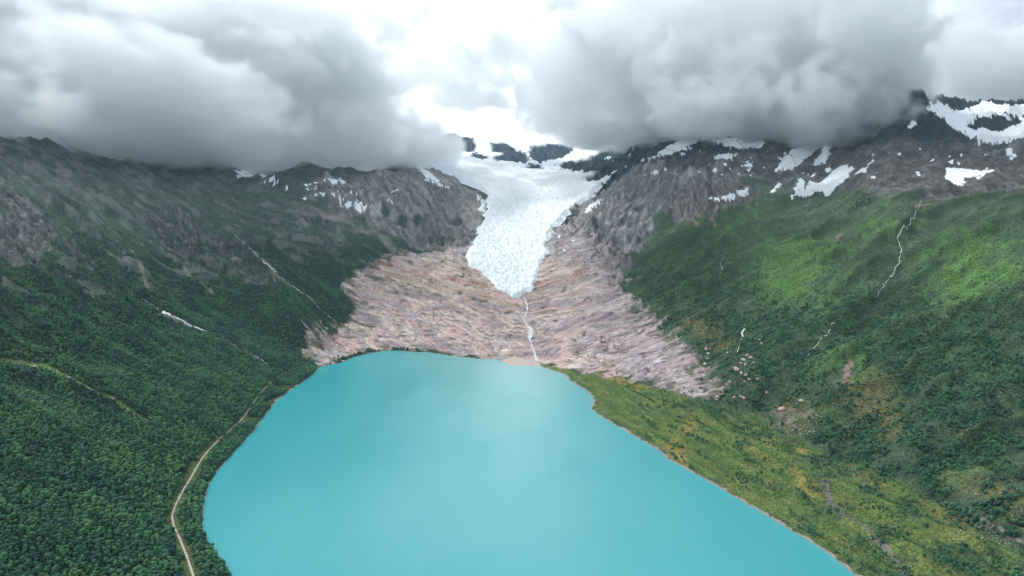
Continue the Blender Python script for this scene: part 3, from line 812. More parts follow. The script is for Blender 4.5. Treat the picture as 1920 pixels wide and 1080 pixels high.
terrain = mesh_from('terrain', np.stack([Xg, Yg, Zg], -1).reshape(-1, 3), grid_faces(NR, NC)[:, ::-1], M_GROUND)
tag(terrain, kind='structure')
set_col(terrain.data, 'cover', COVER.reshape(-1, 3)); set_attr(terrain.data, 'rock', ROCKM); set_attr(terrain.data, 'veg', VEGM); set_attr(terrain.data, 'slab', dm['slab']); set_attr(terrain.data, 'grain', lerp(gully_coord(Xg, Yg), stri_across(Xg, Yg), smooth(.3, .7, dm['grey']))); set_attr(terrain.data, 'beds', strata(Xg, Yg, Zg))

# ------------------------------------------------------------------ lake: one sheet of water, finer towards its rim
lx = np.linspace(-1500, 1500, 240); ly = np.linspace(-700, 2700, 260)
LX, LY = np.meshgrid(lx, ly, indexing='ij')
lake = mesh_from('lake', np.stack([LX, LY, LX * 0], -1).reshape(-1, 3), grid_faces(240, 260)[:, ::1], M_WATER)
tag(lake, kind='structure')
lsd = poly_sd(LX, LY, LAKE); mouth = at_z(985, 690, 0)
set_attr(lake.data, 'shallow', np.clip(smooth(-6, 0, lsd) * .25 * smooth(-100, 100, LX) + .45 * smooth(330, 0, np.hypot(LX - mouth[0], (LY - mouth[1]) * .8)) + .42 * np.exp(-((LX + 20 + .08 * (LY - 1500)) / 300) ** 2) * smooth(500, 1300, LY) * (1 + .45 * fbm(LX / 200, LY / 400, 701, 4)), 0, 1))
# ------------------------------------------------------------------ glacier
def build_glacier():
    gu_ = np.linspace(-0.16, 0.22, 520)
    gy_ = np.concatenate([logsp(2880, 4300, 330), logsp(4300, 6200, 170), [6200]])
    Y = np.repeat(gy_[:, None], len(gu_), 1); X = Y * gu_[None]
    wob = 14 * fbm(X / 60, Y / 60, 301, 4)
    sd = poly_sd_local(X, Y, R_GLAC, 200) + wob * .6
    sm = base(X, Y)
    up = smooth(3900, 4700, Y)                               # smoother névé above, broken icefall below
    th = np.clip(-sd * 1.2, -16, 15) + 8 * smooth(0, -160, sd)
    # seracs and crevasses: arcs across the flow, split lengthways on the lower tongue
    flow = X - .10 * (Y - 3000) * smooth(3000, 4300, Y)
    a = np.abs(fbm(X / 34 + .3 * fbm(X / 60, Y / 60, 303, 2), Y / 12, 305, 5)); b = np.abs(fbm(flow / 9, Y / 60, 309, 5))
    low = smooth(3750, 3250, Y)
    c1 = smooth(.30, .0, a) * (1 - low * .4); c2 = smooth(.26, .0, b) * (.35 + .65 * low)
    am = lerp(5.2, 3.4, up) * smooth(5, -25, sd)
    fall = smooth(.02, .35, fbm(X / 260, Y / 170, 313, 2)) * up     # rougher steps in the upper basin
    Z = np.maximum(sm, Hg(X, Y) * .5 + sm * .5) + th + am * (fbm(X / 26, Y / 20, 311, 4) - .9 * np.maximum(c1, c2) * (1 + fall)) + 6 * fbm(X / 140, Y / 110, 317, 3)
    cre = np.maximum(c1, c2) * lerp(.75, .5, up)
    keep = (sd < 22); kf = keep[:-1, :-1] & keep[1:, :-1] & keep[:-1, 1:] & keep[1:, 1:]
    V, q, used = compact(np.stack([X, Y, Z], -1).reshape(-1, 3), grid_faces(len(gy_), len(gu_), kf)[:, ::-1])
    o = mesh_from('glacier', V, q, M_ICE)
    set_attr(o.data, 'crevasse', cre.ravel()[used])
    og = np.sin((Y + .0016 * (flow - 60) ** 2 + 20 * fbm(X / 90, Y / 90, 327, 2)) / 21.0)
    cre = np.clip(cre * .8 + .16 * smooth(.2, 1, og) * up + .25 * smooth(.2, .7, fbm(flow / 24, Y / 420, 325, 3)), 0, 1)
    set_attr(o.data, 'crevasse2', cre.ravel()[used])
    snow = np.clip(smooth(110, -90, poly_sd_local(X, Y, R_NEVE, 300) + 120 * fbm(X / 160, Y / 120, 321, 4)), 0, 1)
    set_attr(o.data, 'snowy', snow.ravel()[used])
    return tag(o, kind='structure')
R_NEVE = region([(1000,330),(1050,322),(1125,345),(1108,365),(1070,372),(1020,372),(930,368),(870,350),(900,345),(960,350)])
glacier = build_glacier()

# ------------------------------------------------------------------ snow patches
def biggest(kf):
    """keep only the largest connected piece of a grid of cells"""
    lab = np.zeros(kf.shape, int); best, n = 0, 0; cur = 0
    for i0, j0 in zip(*np.nonzero(kf)):
        if lab[i0, j0]: continue
        cur += 1; st = [(i0, j0)]; lab[i0, j0] = cur; c = 0
        while st:
            i, j = st.pop(); c += 1
            for a, b in ((i + 1, j), (i - 1, j), (i, j + 1), (i, j - 1)):
                if 0 <= a < kf.shape[0] and 0 <= b < kf.shape[1] and kf[a, b] and not lab[a, b]: lab[a, b] = cur; st.append((a, b))
        if c > n: best, n = cur, c
    return lab == best
def drape_patch(name, P, cell=None, thick=2.4, wob=1.0, holes=(), seed=0, mat=None):
    """a sheet of snow laid on the ground inside outline P; its rim dives under the ground"""
    P = np.asarray(P); lo = P.min(0) - 25; hi = P.max(0) + 25
    dist = P[:, 1].mean(); cell = cell or dist / 683 * .9
    area = (hi[0] - lo[0]) * (hi[1] - lo[1]); cell = max(cell, math.sqrt(area / 26000))
    xs = np.arange(lo[0], hi[0], cell); ys = np.arange(lo[1], hi[1], cell * 1.4)
    X, Y = np.meshgrid(xs, ys, indexing='ij')
    sd = poly_sd(X, Y, P)
    for h in holes: sd = np.maximum(sd, -poly_sd(X, Y, h))
    s = dist / 3500 * wob
    sd = sd + s * (10 * fbm(X / 36, Y / 36, 401 + seed, 4) + 4 * fbm(X / 10, Y / 12, 407 + seed, 3))
    Z0 = Hg(X, Y); k = int(max(1, min(round(26 / cell), min(Z0.shape) // 4)))
    def blur(A, ax):
        c = np.cumsum(np.concatenate([np.repeat(A.take([0], ax), k + 1, ax), A, np.repeat(A.take([-1], ax), k, ax)], ax), ax)
        n = A.shape[ax]; return (c.take(range(2 * k + 1, 2 * k + 1 + n), ax) - c.take(range(0, n), ax)) / (2 * k + 1)
    if mat is None: Z0 = lerp(Z0, np.maximum(Z0 - 1.5, blur(blur(Z0, 0), 1)), smooth(2, -8, sd))
    Z = Z0 + np.clip(-sd * .35, -4.0, thick) + .8
    keep = sd < 9 * s + 3; kf = keep[:-1, :-1] & keep[1:, :-1] & keep[:-1, 1:] & keep[1:, 1:]
    if not kf.any(): return None
    kf = biggest(kf)
    V, q, used = compact(np.stack([X, Y, Z], -1).reshape(-1, 3), grid_faces(len(xs), len(ys), kf))
    return mesh_from(name, V, q, mat or M_SNOW)
SNOW = [
 ('long ragged snow streak rising into the cloud edge, right of the glacier basin', [(1205,301),(1228,292),(1245,280),(1275,262),(1308,256),(1310,264),(1283,280),(1245,291)]),
 ('flat snow band just below the cloud above the brown rock shoulder', [(1338,264),(1360,259),(1400,257),(1435,266),(1425,277),(1385,278),(1348,270)]),
 ('small flat snow patch under the snow band above the brown shoulder', [(1332,294),(1352,288),(1374,289),(1371,297),(1345,297)]),
 ('wide slanting snow tongue coming down from the cloud on the right', [(1452,320),(1470,296),(1490,280),(1520,272),(1538,272),(1510,298),(1484,318)]),
 ('narrow snow chute beside the wide snow tongue under the cloud', [(1527,310),(1538,285),(1552,262),(1562,262),(1556,284),(1541,309)]),
 ('large forked snow patch lying just above the green slope', [(1484,368),(1502,336),(1507,338),(1508,356),(1518,338),(1530,344),(1545,340),(1556,325),(1575,312),(1597,314),(1592,332),(1572,348),(1550,366),(1540,357),(1514,366),(1500,362)]),
 ('thin slanting snow sliver right of the large forked snow patch', [(1600,330),(1612,318),(1631,311),(1622,322)]),
 ('curved snow strip along the foot of the grey cliff band', [(1330,373),(1360,369),(1385,361),(1404,352),(1394,365),(1362,375)]),
 ('short slanting snow sliver above the bright green gully', [(1443,363),(1452,350),(1466,339),(1463,348),(1450,361)]),
 ('lone small snow patch in the middle of the brown shoulder', [(1391,311),(1402,306),(1411,305),(1411,312)]),
 ('broad snow patch in the hollow above the stream, below the dark peak', [(1769,330),(1776,316),(1800,315),(1830,320),(1864,320),(1832,331),(1806,334),(1806,349),(1788,343)]),
 ('long wedge of snow on the rock at the right rim of the glacier', [(1092,358),(1118,341),(1157,319),(1146,334),(1112,356)]),
 ('short wedge of snow below the long one at the glacier rim', [(1098,396),(1110,382),(1130,372),(1122,384),(1104,398)]),
 ('snow strip descending beside the small stream below the snowy cirque', [(1886,279),(1895,280),(1904,297),(1898,300),(1890,291)]),
 ('pointed snow patch at the cloud edge on the left ridge', [(438,321),(470,319),(479,324),(466,334),(448,331)]),
 ('long drooping snow band under the left cloud bank', [(482,320),(500,330),(520,332),(540,335),(562,347),(552,350),(528,341),(506,342),(493,334)]),
 ('crescent snow patch high on the left rock wall', [(613,332),(628,338),(655,340),(648,344),(626,344)]),
 ('small snow patch near the top of the grey scree on the left', [(667,386),(677,381),(686,388),(683,395),(672,392)]),
 ('thin snow patch beside the small one above the scree', [(637,379),(657,383),(650,387),(639,385)]),
 ('long snow strip on the dark rock rib at the glacier left rim', [(777,309),(792,312),(806,325),(822,338),(842,352),(820,348),(796,334)]),
 ('upright snow patch against the left edge of the ice tongue', [(897,371),(905,368),(911,378),(907,388),(913,400),(898,393),(904,383)]),
 ('tiny snow fleck on the steep rock right of the cloud', [(1702,238),(1709,230),(1716,231),(1708,239)]),
]
def lay_snow():
    for i, (lab, P) in enumerate(SNOW):
        o = drape_patch('snow_patch', region(P, 4, Hg), seed=i)
        if o: tag(o, lab, 'snow patch', 'snow patches on the mountain sides')
    big = region([(1738,203),(1750,198),(1760,188),(1768,200),(1800,208),(1830,198),(1845,190),(1880,198),(1925,196),(1925,256),(1880,268),(1862,271),(1835,264),(1800,247),(1768,224)], 5, Hg)
    isl = region([(1812,236),(1822,224),(1850,218),(1885,215),(1925,219),(1912,232),(1888,240),(1872,249),(1848,240),(1830,244)], 4, Hg)
    o = drape_patch('snow_field', big, holes=(isl,), seed=40, thick=5)
    tag(o, 'huge snow field filling the high cirque right of the dark peak', 'snow field')
    # scattered flecks too small to tell apart
    Vs, Qs, off = [], [], 0
    r = np.random.RandomState(5)
    spots = [(int(r.uniform(1140, 1560)), r.uniform(262, 330)) for _ in range(60)] + [(r.uniform(1620, 1900), r.uniform(275, 335)) for _ in range(22)] + \
            [(r.uniform(480, 740), r.uniform(325, 385)) for _ in range(16)] + [(r.uniform(565, 610), r.uniform(345, 372)) for _ in range(8)] + [(r.uniform(1020, 1080), r.uniform(395, 470)) for _ in range(6)]
    c = drop([s[0] for s in spots], [s[1] for s in spots], Hg)
    for k, (x, y) in enumerate(c):
        R0 = r.uniform(3, 9) * y / 3300; nseg = 9; el = r.uniform(1.0, 2.6); an = r.uniform(-.4, .4)
        a = np.linspace(0, 2 * PI, nseg, endpoint=False); rr = R0 * r.uniform(.6, 1.3, nseg)
        px_ = rr * np.cos(a) * el; py_ = rr * np.sin(a) * 1.3
        xs = np.append(x + px_ * math.cos(an) - py_ * math.sin(an), x); ys = np.append(y + px_ * math.sin(an) + py_ * math.cos(an), y)
        zs = Hg(xs, ys) + 1.0; zs[:-1] -= 1.6; zs[-1] += .8
        Vs.append(np.stack([xs, ys, zs], 1)); Qs.append(np.array([(i, (i + 1) % nseg, nseg) for i in range(nseg)]) + off); off += nseg + 1
    o = mesh_from('snow_flecks', np.concatenate(Vs), np.concatenate(Qs), M_SNOW); tag(o, kind='stuff')
lay_snow()

# ------------------------------------------------------------------ road and running water
def ribbon(name, pts, widths, mat, lift=.5, crown=0.0, jit=0.0, gaps=None, seed=1):
    """a strip laid along world points; five vertices across"""
    p = np.asarray(pts, float)
    L = np.concatenate([[0], np.cumsum(np.hypot(*np.diff(p, axis=0).T))])
    k = max(4, int(L[-1] / 4)); s = np.linspace(0, L[-1], k)
    x = np.interp(s, L, p[:, 0]); y = np.interp(s, L, p[:, 1])
    if k > 9:                                                 # round the corners
        w = np.ones(5) / 5; xp = np.pad(x, 2, 'edge'); yp = np.pad(y, 2, 'edge'); x = np.convolve(xp, w, 'valid'); y = np.convolve(yp, w, 'valid')
    if jit:
        x = x + jit * fbm(s / 22, s * 0 + seed, 501, 3); y = y + jit * 1.5 * fbm(s / 26, s * 0 + seed + 9, 503, 3)
    w = np.interp(s / L[-1], np.linspace(0, 1, len(widths)), widths)
    if jit: w = w * (1 + .7 * fbm(s / 14, s * 0 + seed, 507, 3))
    if gaps is not None: w = np.where(fbm(s / 30, s * 0 + seed, 511, 2) < gaps, 0.15, w)
    w = np.maximum(w, .1)
    tx = np.gradient(x); ty = np.gradient(y); n = np.hypot(tx, ty) + 1e-9; nx, ny = -ty / n, tx / n
    V = []
    for a in (-.5, -.25, 0, .25, .5):
        X = x + nx * w * a; Y = y + ny * w * a
        V.append(np.stack([X, Y, np.maximum(Hg(X, Y), 0.05) + lift + crown * (.5 - abs(a)) - (abs(a) == .5) * lift * .6], 1))
    V = np.stack(V, 1)
    return mesh_from(name, V.reshape(-1, 3), grid_faces(k, 5)[:, ::-1], mat)
road = ribbon('road', track(ROAD_PX, 8, Hg), [3.2, 2.9, 2.4, 2.0], M_GRAVEL, lift=.55); tag(road, kind='structure')
def water(name, label, cat, P, W, **kw):
    o = ribbon(name, track(P, 6, Hg), W, M_FOAM, **kw); return tag(o, label, cat)
water('waterfall', 'white meltwater river plunging down the pink slabs from the glacier snout to the lake', 'waterfall',
      [(982,556),(986,565),(989,578),(986,590),(983,601),(990,612),(996,618),(995,626),(993,635),(997,648),(1002,662),(1006,672),(1003,680)], [4,5,4,2,9,17,15,6,4,5,5,7,9], lift=.9, jit=1.5)
water('stream', 'white cascade cutting diagonally through the dark forest left of the lake', 'stream',
      [(265,560),(285,573),(305,585),(330,596),(360,612),(400,626),(430,638),(460,655),(490,675),(512,692)], [3,6,7,3,5,3.5,2.5,2.5,2,2], lift=2.0, jit=2.5, gaps=-.5, seed=3)
water('stream', 'thin stream running down the upper left mountainside to the pink slabs', 'stream',
      [(440,440),(470,468),(500,495),(530,520),(560,545),(585,560),(600,580),(628,600)], [1.2,1.8,1.8,1.5,2.6,2,2,1.5], lift=.8, jit=6, gaps=-.2, seed=5)
water('stream', 'long winding stream falling down the green slope on the right from the hollow', 'stream',
      [(1728,372),(1722,395),(1700,425),(1682,440),(1690,470),(1685,495),(1665,525),(1640,558)], [.8,1,1.2,1.5,1.8,1.9,1.4,1], lift=.8, jit=4, gaps=-.45, seed=7)
water('waterfall', 'small forked waterfall dropping into the dark gully of pink boulders', 'waterfall',
      [(1393,598),(1397,612),(1391,624),(1392,632),(1388,646),(1382,662)], [1.5,2.5,6,4,2,1.5], lift=1.0, jit=3, seed=9)
water('stream', 'short broken white stream in the shrubs of the right slope', 'stream',
      [(1566,604),(1556,618),(1546,634),(1536,642),(1524,655),(1508,675)], [1,1.6,2,1.2,1.6,1], lift=1.2, jit=5, gaps=-.2, seed=11)
water('stream', 'faint hair-thin stream high on the green slope beside the rock spur', 'stream',
      [(1356,478),(1352,492),(1354,505),(1348,524)], [1,1.5,1.5,1], lift=1.2, jit=4, gaps=-.3, seed=13)
# sand fan where the river meets the lake
fan = drape_patch('beach', np.array([at_z(a, b, 0)[:2] for a, b in [(938,677),(965,672),(990,676),(1004,678),(1014,686),(1004,690),(975,687),(950,684)]]), cell=2.2, thick=.7, wob=.35, seed=60, mat=M_SAND)
if fan: tag(fan, kind='structure')

# ------------------------------------------------------------------ boulders
def boulder_mesh(name, seed, mat, flat=.7, sub=2):
    import bmesh
    bm = bmesh.new(); bmesh.ops.create_icosphere(bm, subdivisions=sub, radius=1.0)
    r = random.Random(seed)
    planes = [(Vector((r.uniform(-1, 1), r.uniform(-1, 1), r.uniform(-.6, 1))).normalized(), r.uniform(.55, .85)) for _ in range(9)]
    for v in bm.verts:
        for n_, d_ in planes:
            t = v.co.dot(n_)
            if t > d_: v.co -= n_ * (t - d_)
        v.co *= 1 + r.uniform(-.03, .03); v.co.z *= flat
    me = bpy.data.meshes.new(name); bm.to_mesh(me); bm.free(); me.materials.append(mat)
    return me
BM = [boulder_mesh('boulder', 11 + i, M_BOULDER if i % 3 else M_PALEROCK, flat=.62 + .1 * (i % 3)) for i in range(5)]
def boulder(px, py, w, label, group=None, mesh=0, rz=0.0):
    x, y = drop([px], [py], Hg)[0]; r = w * math.hypot(x, y) / F / 2
    o = bpy.data.objects.new('boulder', BM[mesh]); col.objects.link(o)
    o.location = (x, y, float(Hg(np.array([x]), np.array([y]))[0]) + r * .28); o.scale = (r, r * .8, r * .9); o.rotation_euler = (0, 0, rz)
    return tag(o, label, 'boulder', group)
boulder(1465, 769, 17, 'big blocky pink boulder standing on the stony clearing below the right slope', mesh=1)
boulder(1502, 753, 13, 'pale flat-topped boulder on the stony clearing, uphill of the big pink one', mesh=3)
rr_ = random.Random(4)
for i, (a, b, w) in enumerate([(1390,700,9),(1398,704,10),(1382,695,13),(1408,672,12),(1402,668,10),(1394,676,11),(1389,682,9),(1398,684,8),(1404,712,9),(1396,716,7),(1424,638,7),(1428,645,8),(1426,652,7),(1412,681,7),(1420,712,8),(1378,690,8)]):
    boulder(a, b, w, 'pinkish boulder tumbled in the dark gully below the small waterfall', 'boulders in the gully below the small waterfall', i % 5, rr_.uniform(0, 6))
for i, (a, b, w) in enumerate([(1324,655,9),(1328,664,10),(1326,676,11),(1322,684,12),(1332,672,8),(1363,655,7),(1364,662,7),(1335,648,7)]):
    boulder(a, b, w, 'pink boulder strewn over the grassy slope between the slabs and the gully', 'boulders on the grass beside the slabs', (i + 2) % 5, rr_.uniform(0, 6))
for i, (a, b, w) in enumerate([(1350,740,9),(1356,742,10),(1346,745,9),(1362,722,8),(1368,717,8),(1376,746,8),(1394,747,9),(1388,744,7),(1438,737,7)]):
    boulder(a, b, w, 'pale pink boulder at the foot of the slabs above the shore meadow', 'boulders at the foot of the slabs', (i + 1) % 5, rr_.uniform(0, 6))
# loose stones too small to tell apart
def stones():
    r = np.random.RandomState(21); Vs, Qs, off = [], [], 0
    import bmesh
    bm = bmesh.new(); bmesh.ops.create_icosphere(bm, subdivisions=1, radius=1); bv = np.array([v.co[:] for v in bm.verts]); bf = np.array([[v.index for v in f.verts] for f in bm.faces]); bm.free()
    sets = [((1440,1530),(755,815),190,1.0),((1305,1345),(640,700),50,1.1),((1370,1430),(640,740),60,1.1),((1560,1680),(700,810),120,.7),((1770,1920),(900,1020),160,.8),((1230,1300),(590,660),60,1.2),((1180,1330),(690,745),40,1.0),
            ((1240,1400),(560,640),50,.8),((1500,1700),(340,400),90,1.7),((1120,1600),(770,1050),0,.8)]
    for (x0, x1), (y0, y1), nn, s in sets:
        if not nn: continue
        c = drop(r.uniform(x0, x1, nn), r.uniform(y0, y1, nn), Hg)
        for x, y in c:
            rad = s * r.uniform(.6, 1.7) * max(1, y / 1900)
            v = bv * (1 + r.uniform(-.25, .25, (len(bv), 1))) * rad * np.array([1, .9, .6]); z = float(Hg(np.array([x]), np.array([y]))[0])
            Vs.append(v + np.array([x, y, z + rad * .2])); Qs.append(bf + off); off += len(bv)
    o = mesh_from('stones', np.concatenate(Vs), np.concatenate(Qs), M_PALEROCK, False); tag(o, kind='stuff')
stones()

# ------------------------------------------------------------------ trees
def crown_mesh(name, seed, w=1.0, h=1.0, nb=8):
    """leafy crown about 7 m across: uneven clumps with open notches, base at the origin"""
    import bmesh
    bm = bmesh.new(); r = random.Random(seed)
    for i in range(nb):
        a = r.uniform(0, 2 * PI); q = r.uniform(.3, 1.0) if i else 0
        cx, cy_ = math.cos(a) * q * 2.1 * w, math.sin(a) * q * 2.1 * w
        cz = (r.uniform(2.4, 5.6) if i else 5.4) * h; rad = r.uniform(1.15, 1.9) if i else 1.8
        s = bmesh.ops.create_icosphere(bm, subdivisions=2 if i < 4 else 1, radius=rad)
        for v in s['verts']:
            k = 1 + r.uniform(-.26, .22); v.co = Vector((v.co.x * k + cx, v.co.y * k + cy_, v.co.z * k * .9 + cz))
    me = bpy.data.meshes.new(name); bm.to_mesh(me); bm.free(); me.materials.append(M_LEAF)
    return me
def trunk_mesh(name, seed):
    import bmesh
    bm = bmesh.new(); r = random.Random(seed)
    def limb(a, b, ra, rb, k=6):
        a, b = Vector(a), Vector(b); z = (b - a).normalized(); x = z.orthogonal().normalized(); y = z.cross(x); rings = []
        for t in (0, .5, 1):
            c = a.lerp(b, t) + Vector((r.uniform(-.08, .08), r.uniform(-.08, .08), 0)) * (t == .5); rd = ra + (rb - ra) * t
            rings.append([bm.verts.new(c + x * math.cos(2 * PI * i / k) * rd + y * math.sin(2 * PI * i / k) * rd) for i in range(k)])
        for p, q in zip(rings, rings[1:]):
            for i in range(k): bm.faces.new((p[i], p[(i + 1) % k], q[(i + 1) % k], q[i]))
    limb((0, 0, -.6), (.1, .1, 4.6), .2, .09)
    for i in range(4):
        a = r.uniform(0, 6.28); limb((.05, .05, 1.8 + i * .5), (math.cos(a) * 1.6, math.sin(a) * 1.6, 3.4 + i * .4), .08, .03, 5)
    me = bpy.data.meshes.new(name); bm.to_mesh(me); bm.free(); me.materials.append(M_BARK); return me
CROWNS = [crown_mesh('crown', 31), crown_mesh('crown', 32, .85, 1.12, 9), crown_mesh('crown', 33, 1.15, .9, 9), crown_mesh('crown', 35, .95, 1.0, 7)]
TRUNK = trunk_mesh('trunk', 5)

def jitter_points(x0, x1, y0, y1, step, seed):
    r = np.random.RandomState(seed)
    X, Y = np.meshgrid(np.arange(x0, x1, step), np.arange(y0, y1, step), indexing='ij')
    X = X.ravel() + r.uniform(-.5, .5, X.size) * step * .95; Y = Y.ravel() + r.uniform(-.5, .5, Y.size) * step * .95
    return X, Y, r
def in_view(X, Y, m=.10):
    return (np.abs(X / np.maximum(Y, 1)) < .75 + m) & (Y > 560)
def plant():
    out = []
    # left forest
    X, Y, r = jitter_points(-2300, -330, 560, 3500, 5.3, 51)
    m = in_view(X, Y, .16); X, Y = X[m], Y[m]
    Z = Hg(X, Y); sd = poly_sd(X, Y, LAKE)
    c0 = gully_coord(X, Y); nA = fbm(X / 210, Y / 210, 201, 4); strk = fbm(c0 / 26, X / 260, 213, 4)
    dens = smooth(440, 330, Z + 45 * nA + 30 * strk) * smooth(1.5, 3.0, sd)
    dens *= 1 - .75 * smooth(.25, .6, fbm(c0 / 60, X / 330, 601, 3)) * smooth(120, 220, Z)
    dens *= smooth(3300, 2500, Y) * smooth(-1.0, -.45, fbm(X / 19, Y / 19, 607, 3))
    rk = sample_grid(ROCKM, X, Y); dens *= smooth(.45, .15, rk)
    dr = line_d(X, Y, ROAD); near = np.where(Y < 1450, 6.5, 3.6)
    dens *= (dr > near)
    # keep the lake side of the road open enough for the road to show between the crowns
    side = np.zeros(len(X), bool)
    rp = ROAD; j = np.argmin((X[:, None] - rp[None, ::4, 0]) ** 2 + (Y[:, None] - rp[None, ::4, 1]) ** 2, 1) * 4
    toward = (X - rp[j, 0]) * (-rp[j, 0]) + (Y - rp[j, 1]) * (-rp[j, 1]) > 0
    dens *= ~((dr < np.where(Y < 1450, 10.5, 3.8)) & toward)
    dens *= line_d(X, Y, TRAIL) > 8
    for P in GULLIES[:2]: dens *= line_d(X, Y, P) > 9
    dens *= lerp(1, .30, smooth(70, 0, poly_sd_local(X, Y, R_SLAB, 100)) * smooth(.0, .35, .3 + fbm(X / 30, Y / 30, 609, 3)))
    for P in R_MEADOW: dens *= smooth(2, 9, poly_sd_local(X, Y, P, 30))
    k = r.rand(len(X)) < dens
    X, Y, Z, c0 = X[k], Y[k], Z[k], c0[k]
    t = .52 + .32 * fbm(X / 75, Y / 75, 611, 4) + .16 * fbm(c0 / 40, X / 300, 615, 3) + r.uniform(-.26, .26, len(X)) - .05 * smooth(180, 330, Z) - .05 * smooth(1500, 2300, Y)
    t += .10 * smooth(1000, 1150, Y) * smooth(1500, 1300, Y)
    sc = (.66 + .95 * r.rand(len(X)) ** 1.8 + .10 * fbm(X / 50, Y / 50, 617, 2)) * lerp(1, .75, smooth(220, 380, Z))
    spruce = poly_sd_local(X, Y, R_SPRUCE, 50) < 0
    t = np.where(spruce, .05 + .1 * r.rand(len(X)), t)
    out.append((X, Y, Z, t, sc))
    # right woods
    X, Y, r = jitter_points(300, 2100, 560, 3000, 5.6, 53)
    m = in_view(X, Y, .16); X, Y = X[m], Y[m]
    Z = Hg(X, Y); sd = poly_sd(X, Y, LAKE)
    wd = sample_grid(WOODM, X, Y); nz = fbm(X / 45, Y / 45, 621, 3)
    dens = wd * lerp(1, .3, smooth(90, 0, poly_sd_local(X, Y, R_SLAB, 120))) * smooth(-.5, .3, nz) * lerp(1, .55, smooth(180, 350, Z))
    mor = poly_sd_local(X, Y, R_MOR, 60)
    sl = smooth(-10, 30, mor) * smooth(400, 250, Z) * smooth(.6, .2, sample_grid(ROCKM, X, Y))
    c0 = gully_coord(X, Y)
    dens = np.maximum(dens, sl * smooth(.18, .6, fbm(c0 / 42, X / 210, 625, 4) + .35 * nz) * .75)
    br = np.full(len(X), 1e4)
    for P in R_BRIGHT + R_ORANGE + [R_STONY]: br = np.minimum(br, poly_sd_local(X, Y, P, 40))
    dens = dens * np.where(wd > .5, 1, smooth(-60, 10, br)) * smooth(5, 14, sd)
    al = Y * .958 - X * .285; ac = X * .958 + Y * .285
    dens = np.maximum(dens, smooth(10, -10, mor) * smooth(5, 10, sd) * smooth(.25, .5, fbm(ac / 24, al / 100, 629, 4)) * .75)
    k = r.rand(len(X)) < dens
    X, Y, Z, mor = X[k], Y[k], Z[k], mor[k]
    t = .42 + .36 * fbm(X / 60, Y / 60, 631, 4) + r.uniform(-.22, .22, len(X)) + .18 * smooth(10, -10, mor)
    sc = (.68 + .75 * r.rand(len(X)) ** 1.5) * lerp(1, .6, smooth(150, 350, Z)) * lerp(1, .7, smooth(10, -10, mor))
    out.append((X, Y, Z, t, sc))
    # low willow scrub over the shore meadow
    X, Y, r = jitter_points(180, 1300, 560, 2200, 3.6, 57)
    m = in_view(X, Y, .12); X, Y = X[m], Y[m]; Z = Hg(X, Y); sd = poly_sd(X, Y, LAKE); mor = poly_sd_local(X, Y, R_MOR, 60)
    al = Y * .958 - X * .285; ac = X * .958 + Y * .285
    yel = np.full(len(X), 1e4)
    for P in R_YELLOW: yel = np.minimum(yel, poly_sd_local(X, Y, P, 30))
    dens = smooth(8, -8, mor) * smooth(4, 8, sd) * smooth(-.45, .4, fbm(ac / 18, al / 90, 641, 4)) * .6 * (yel > 2) * (line_d(X, Y, CHANNEL) > 6)
    k = r.rand(len(X)) < dens; X, Y, Z = X[k], Y[k], Z[k]
    t = .70 + .18 * fbm((X * .958 + Y * .285) / 30, (Y * .958 - X * .285) / 120, 643, 3) + r.uniform(-.14, .14, len(X))
    out.append((X, Y, Z - .5, t, .18 + .20 * r.rand(len(X))))
    # thick scrub on the upper right slope
    X, Y, r = jitter_points(380, 2300, 1300, 3300, 6.5, 59)
    m = in_view(X, Y, .1); X, Y = X[m], Y[m]; Z = Hg(X, Y)
    ok = smooth(520, 400, Z) * smooth(.5, .2, sample_grid(ROCKM, X, Y)) * smooth(0, 40, poly_sd_local(X, Y, R_MOR, 80))
    k = r.rand(len(X)) < ok * smooth(-.3, .5, fbm(gully_coord(X, Y) / 30, X / 120, 651, 4)) * .9; X, Y, Z = X[k], Y[k], Z[k]
    t = .48 + .3 * fbm(X / 70, Y / 70, 653, 3) + r.uniform(-.2, .2, len(X))
    out.append((X, Y, Z - .6, t, .32 + .4 * r.rand(len(X)) ** 1.5))
    A_ = [np.concatenate([o[i] for o in out]) for i in range(5)]
    return A_
R_SPRUCE = region([(130,705),(180,728),(280,770),(275,790),(200,765),(140,730)])
TX, TY, TZ, TT, TS = plant()
TT = np.clip(TT, 0.02, 1)
TR = np.random.RandomState(77)
TROT = TR.uniform(0, 2 * PI, len(TX)); TVAR = TR.randint(0, len(CROWNS), len(TX))
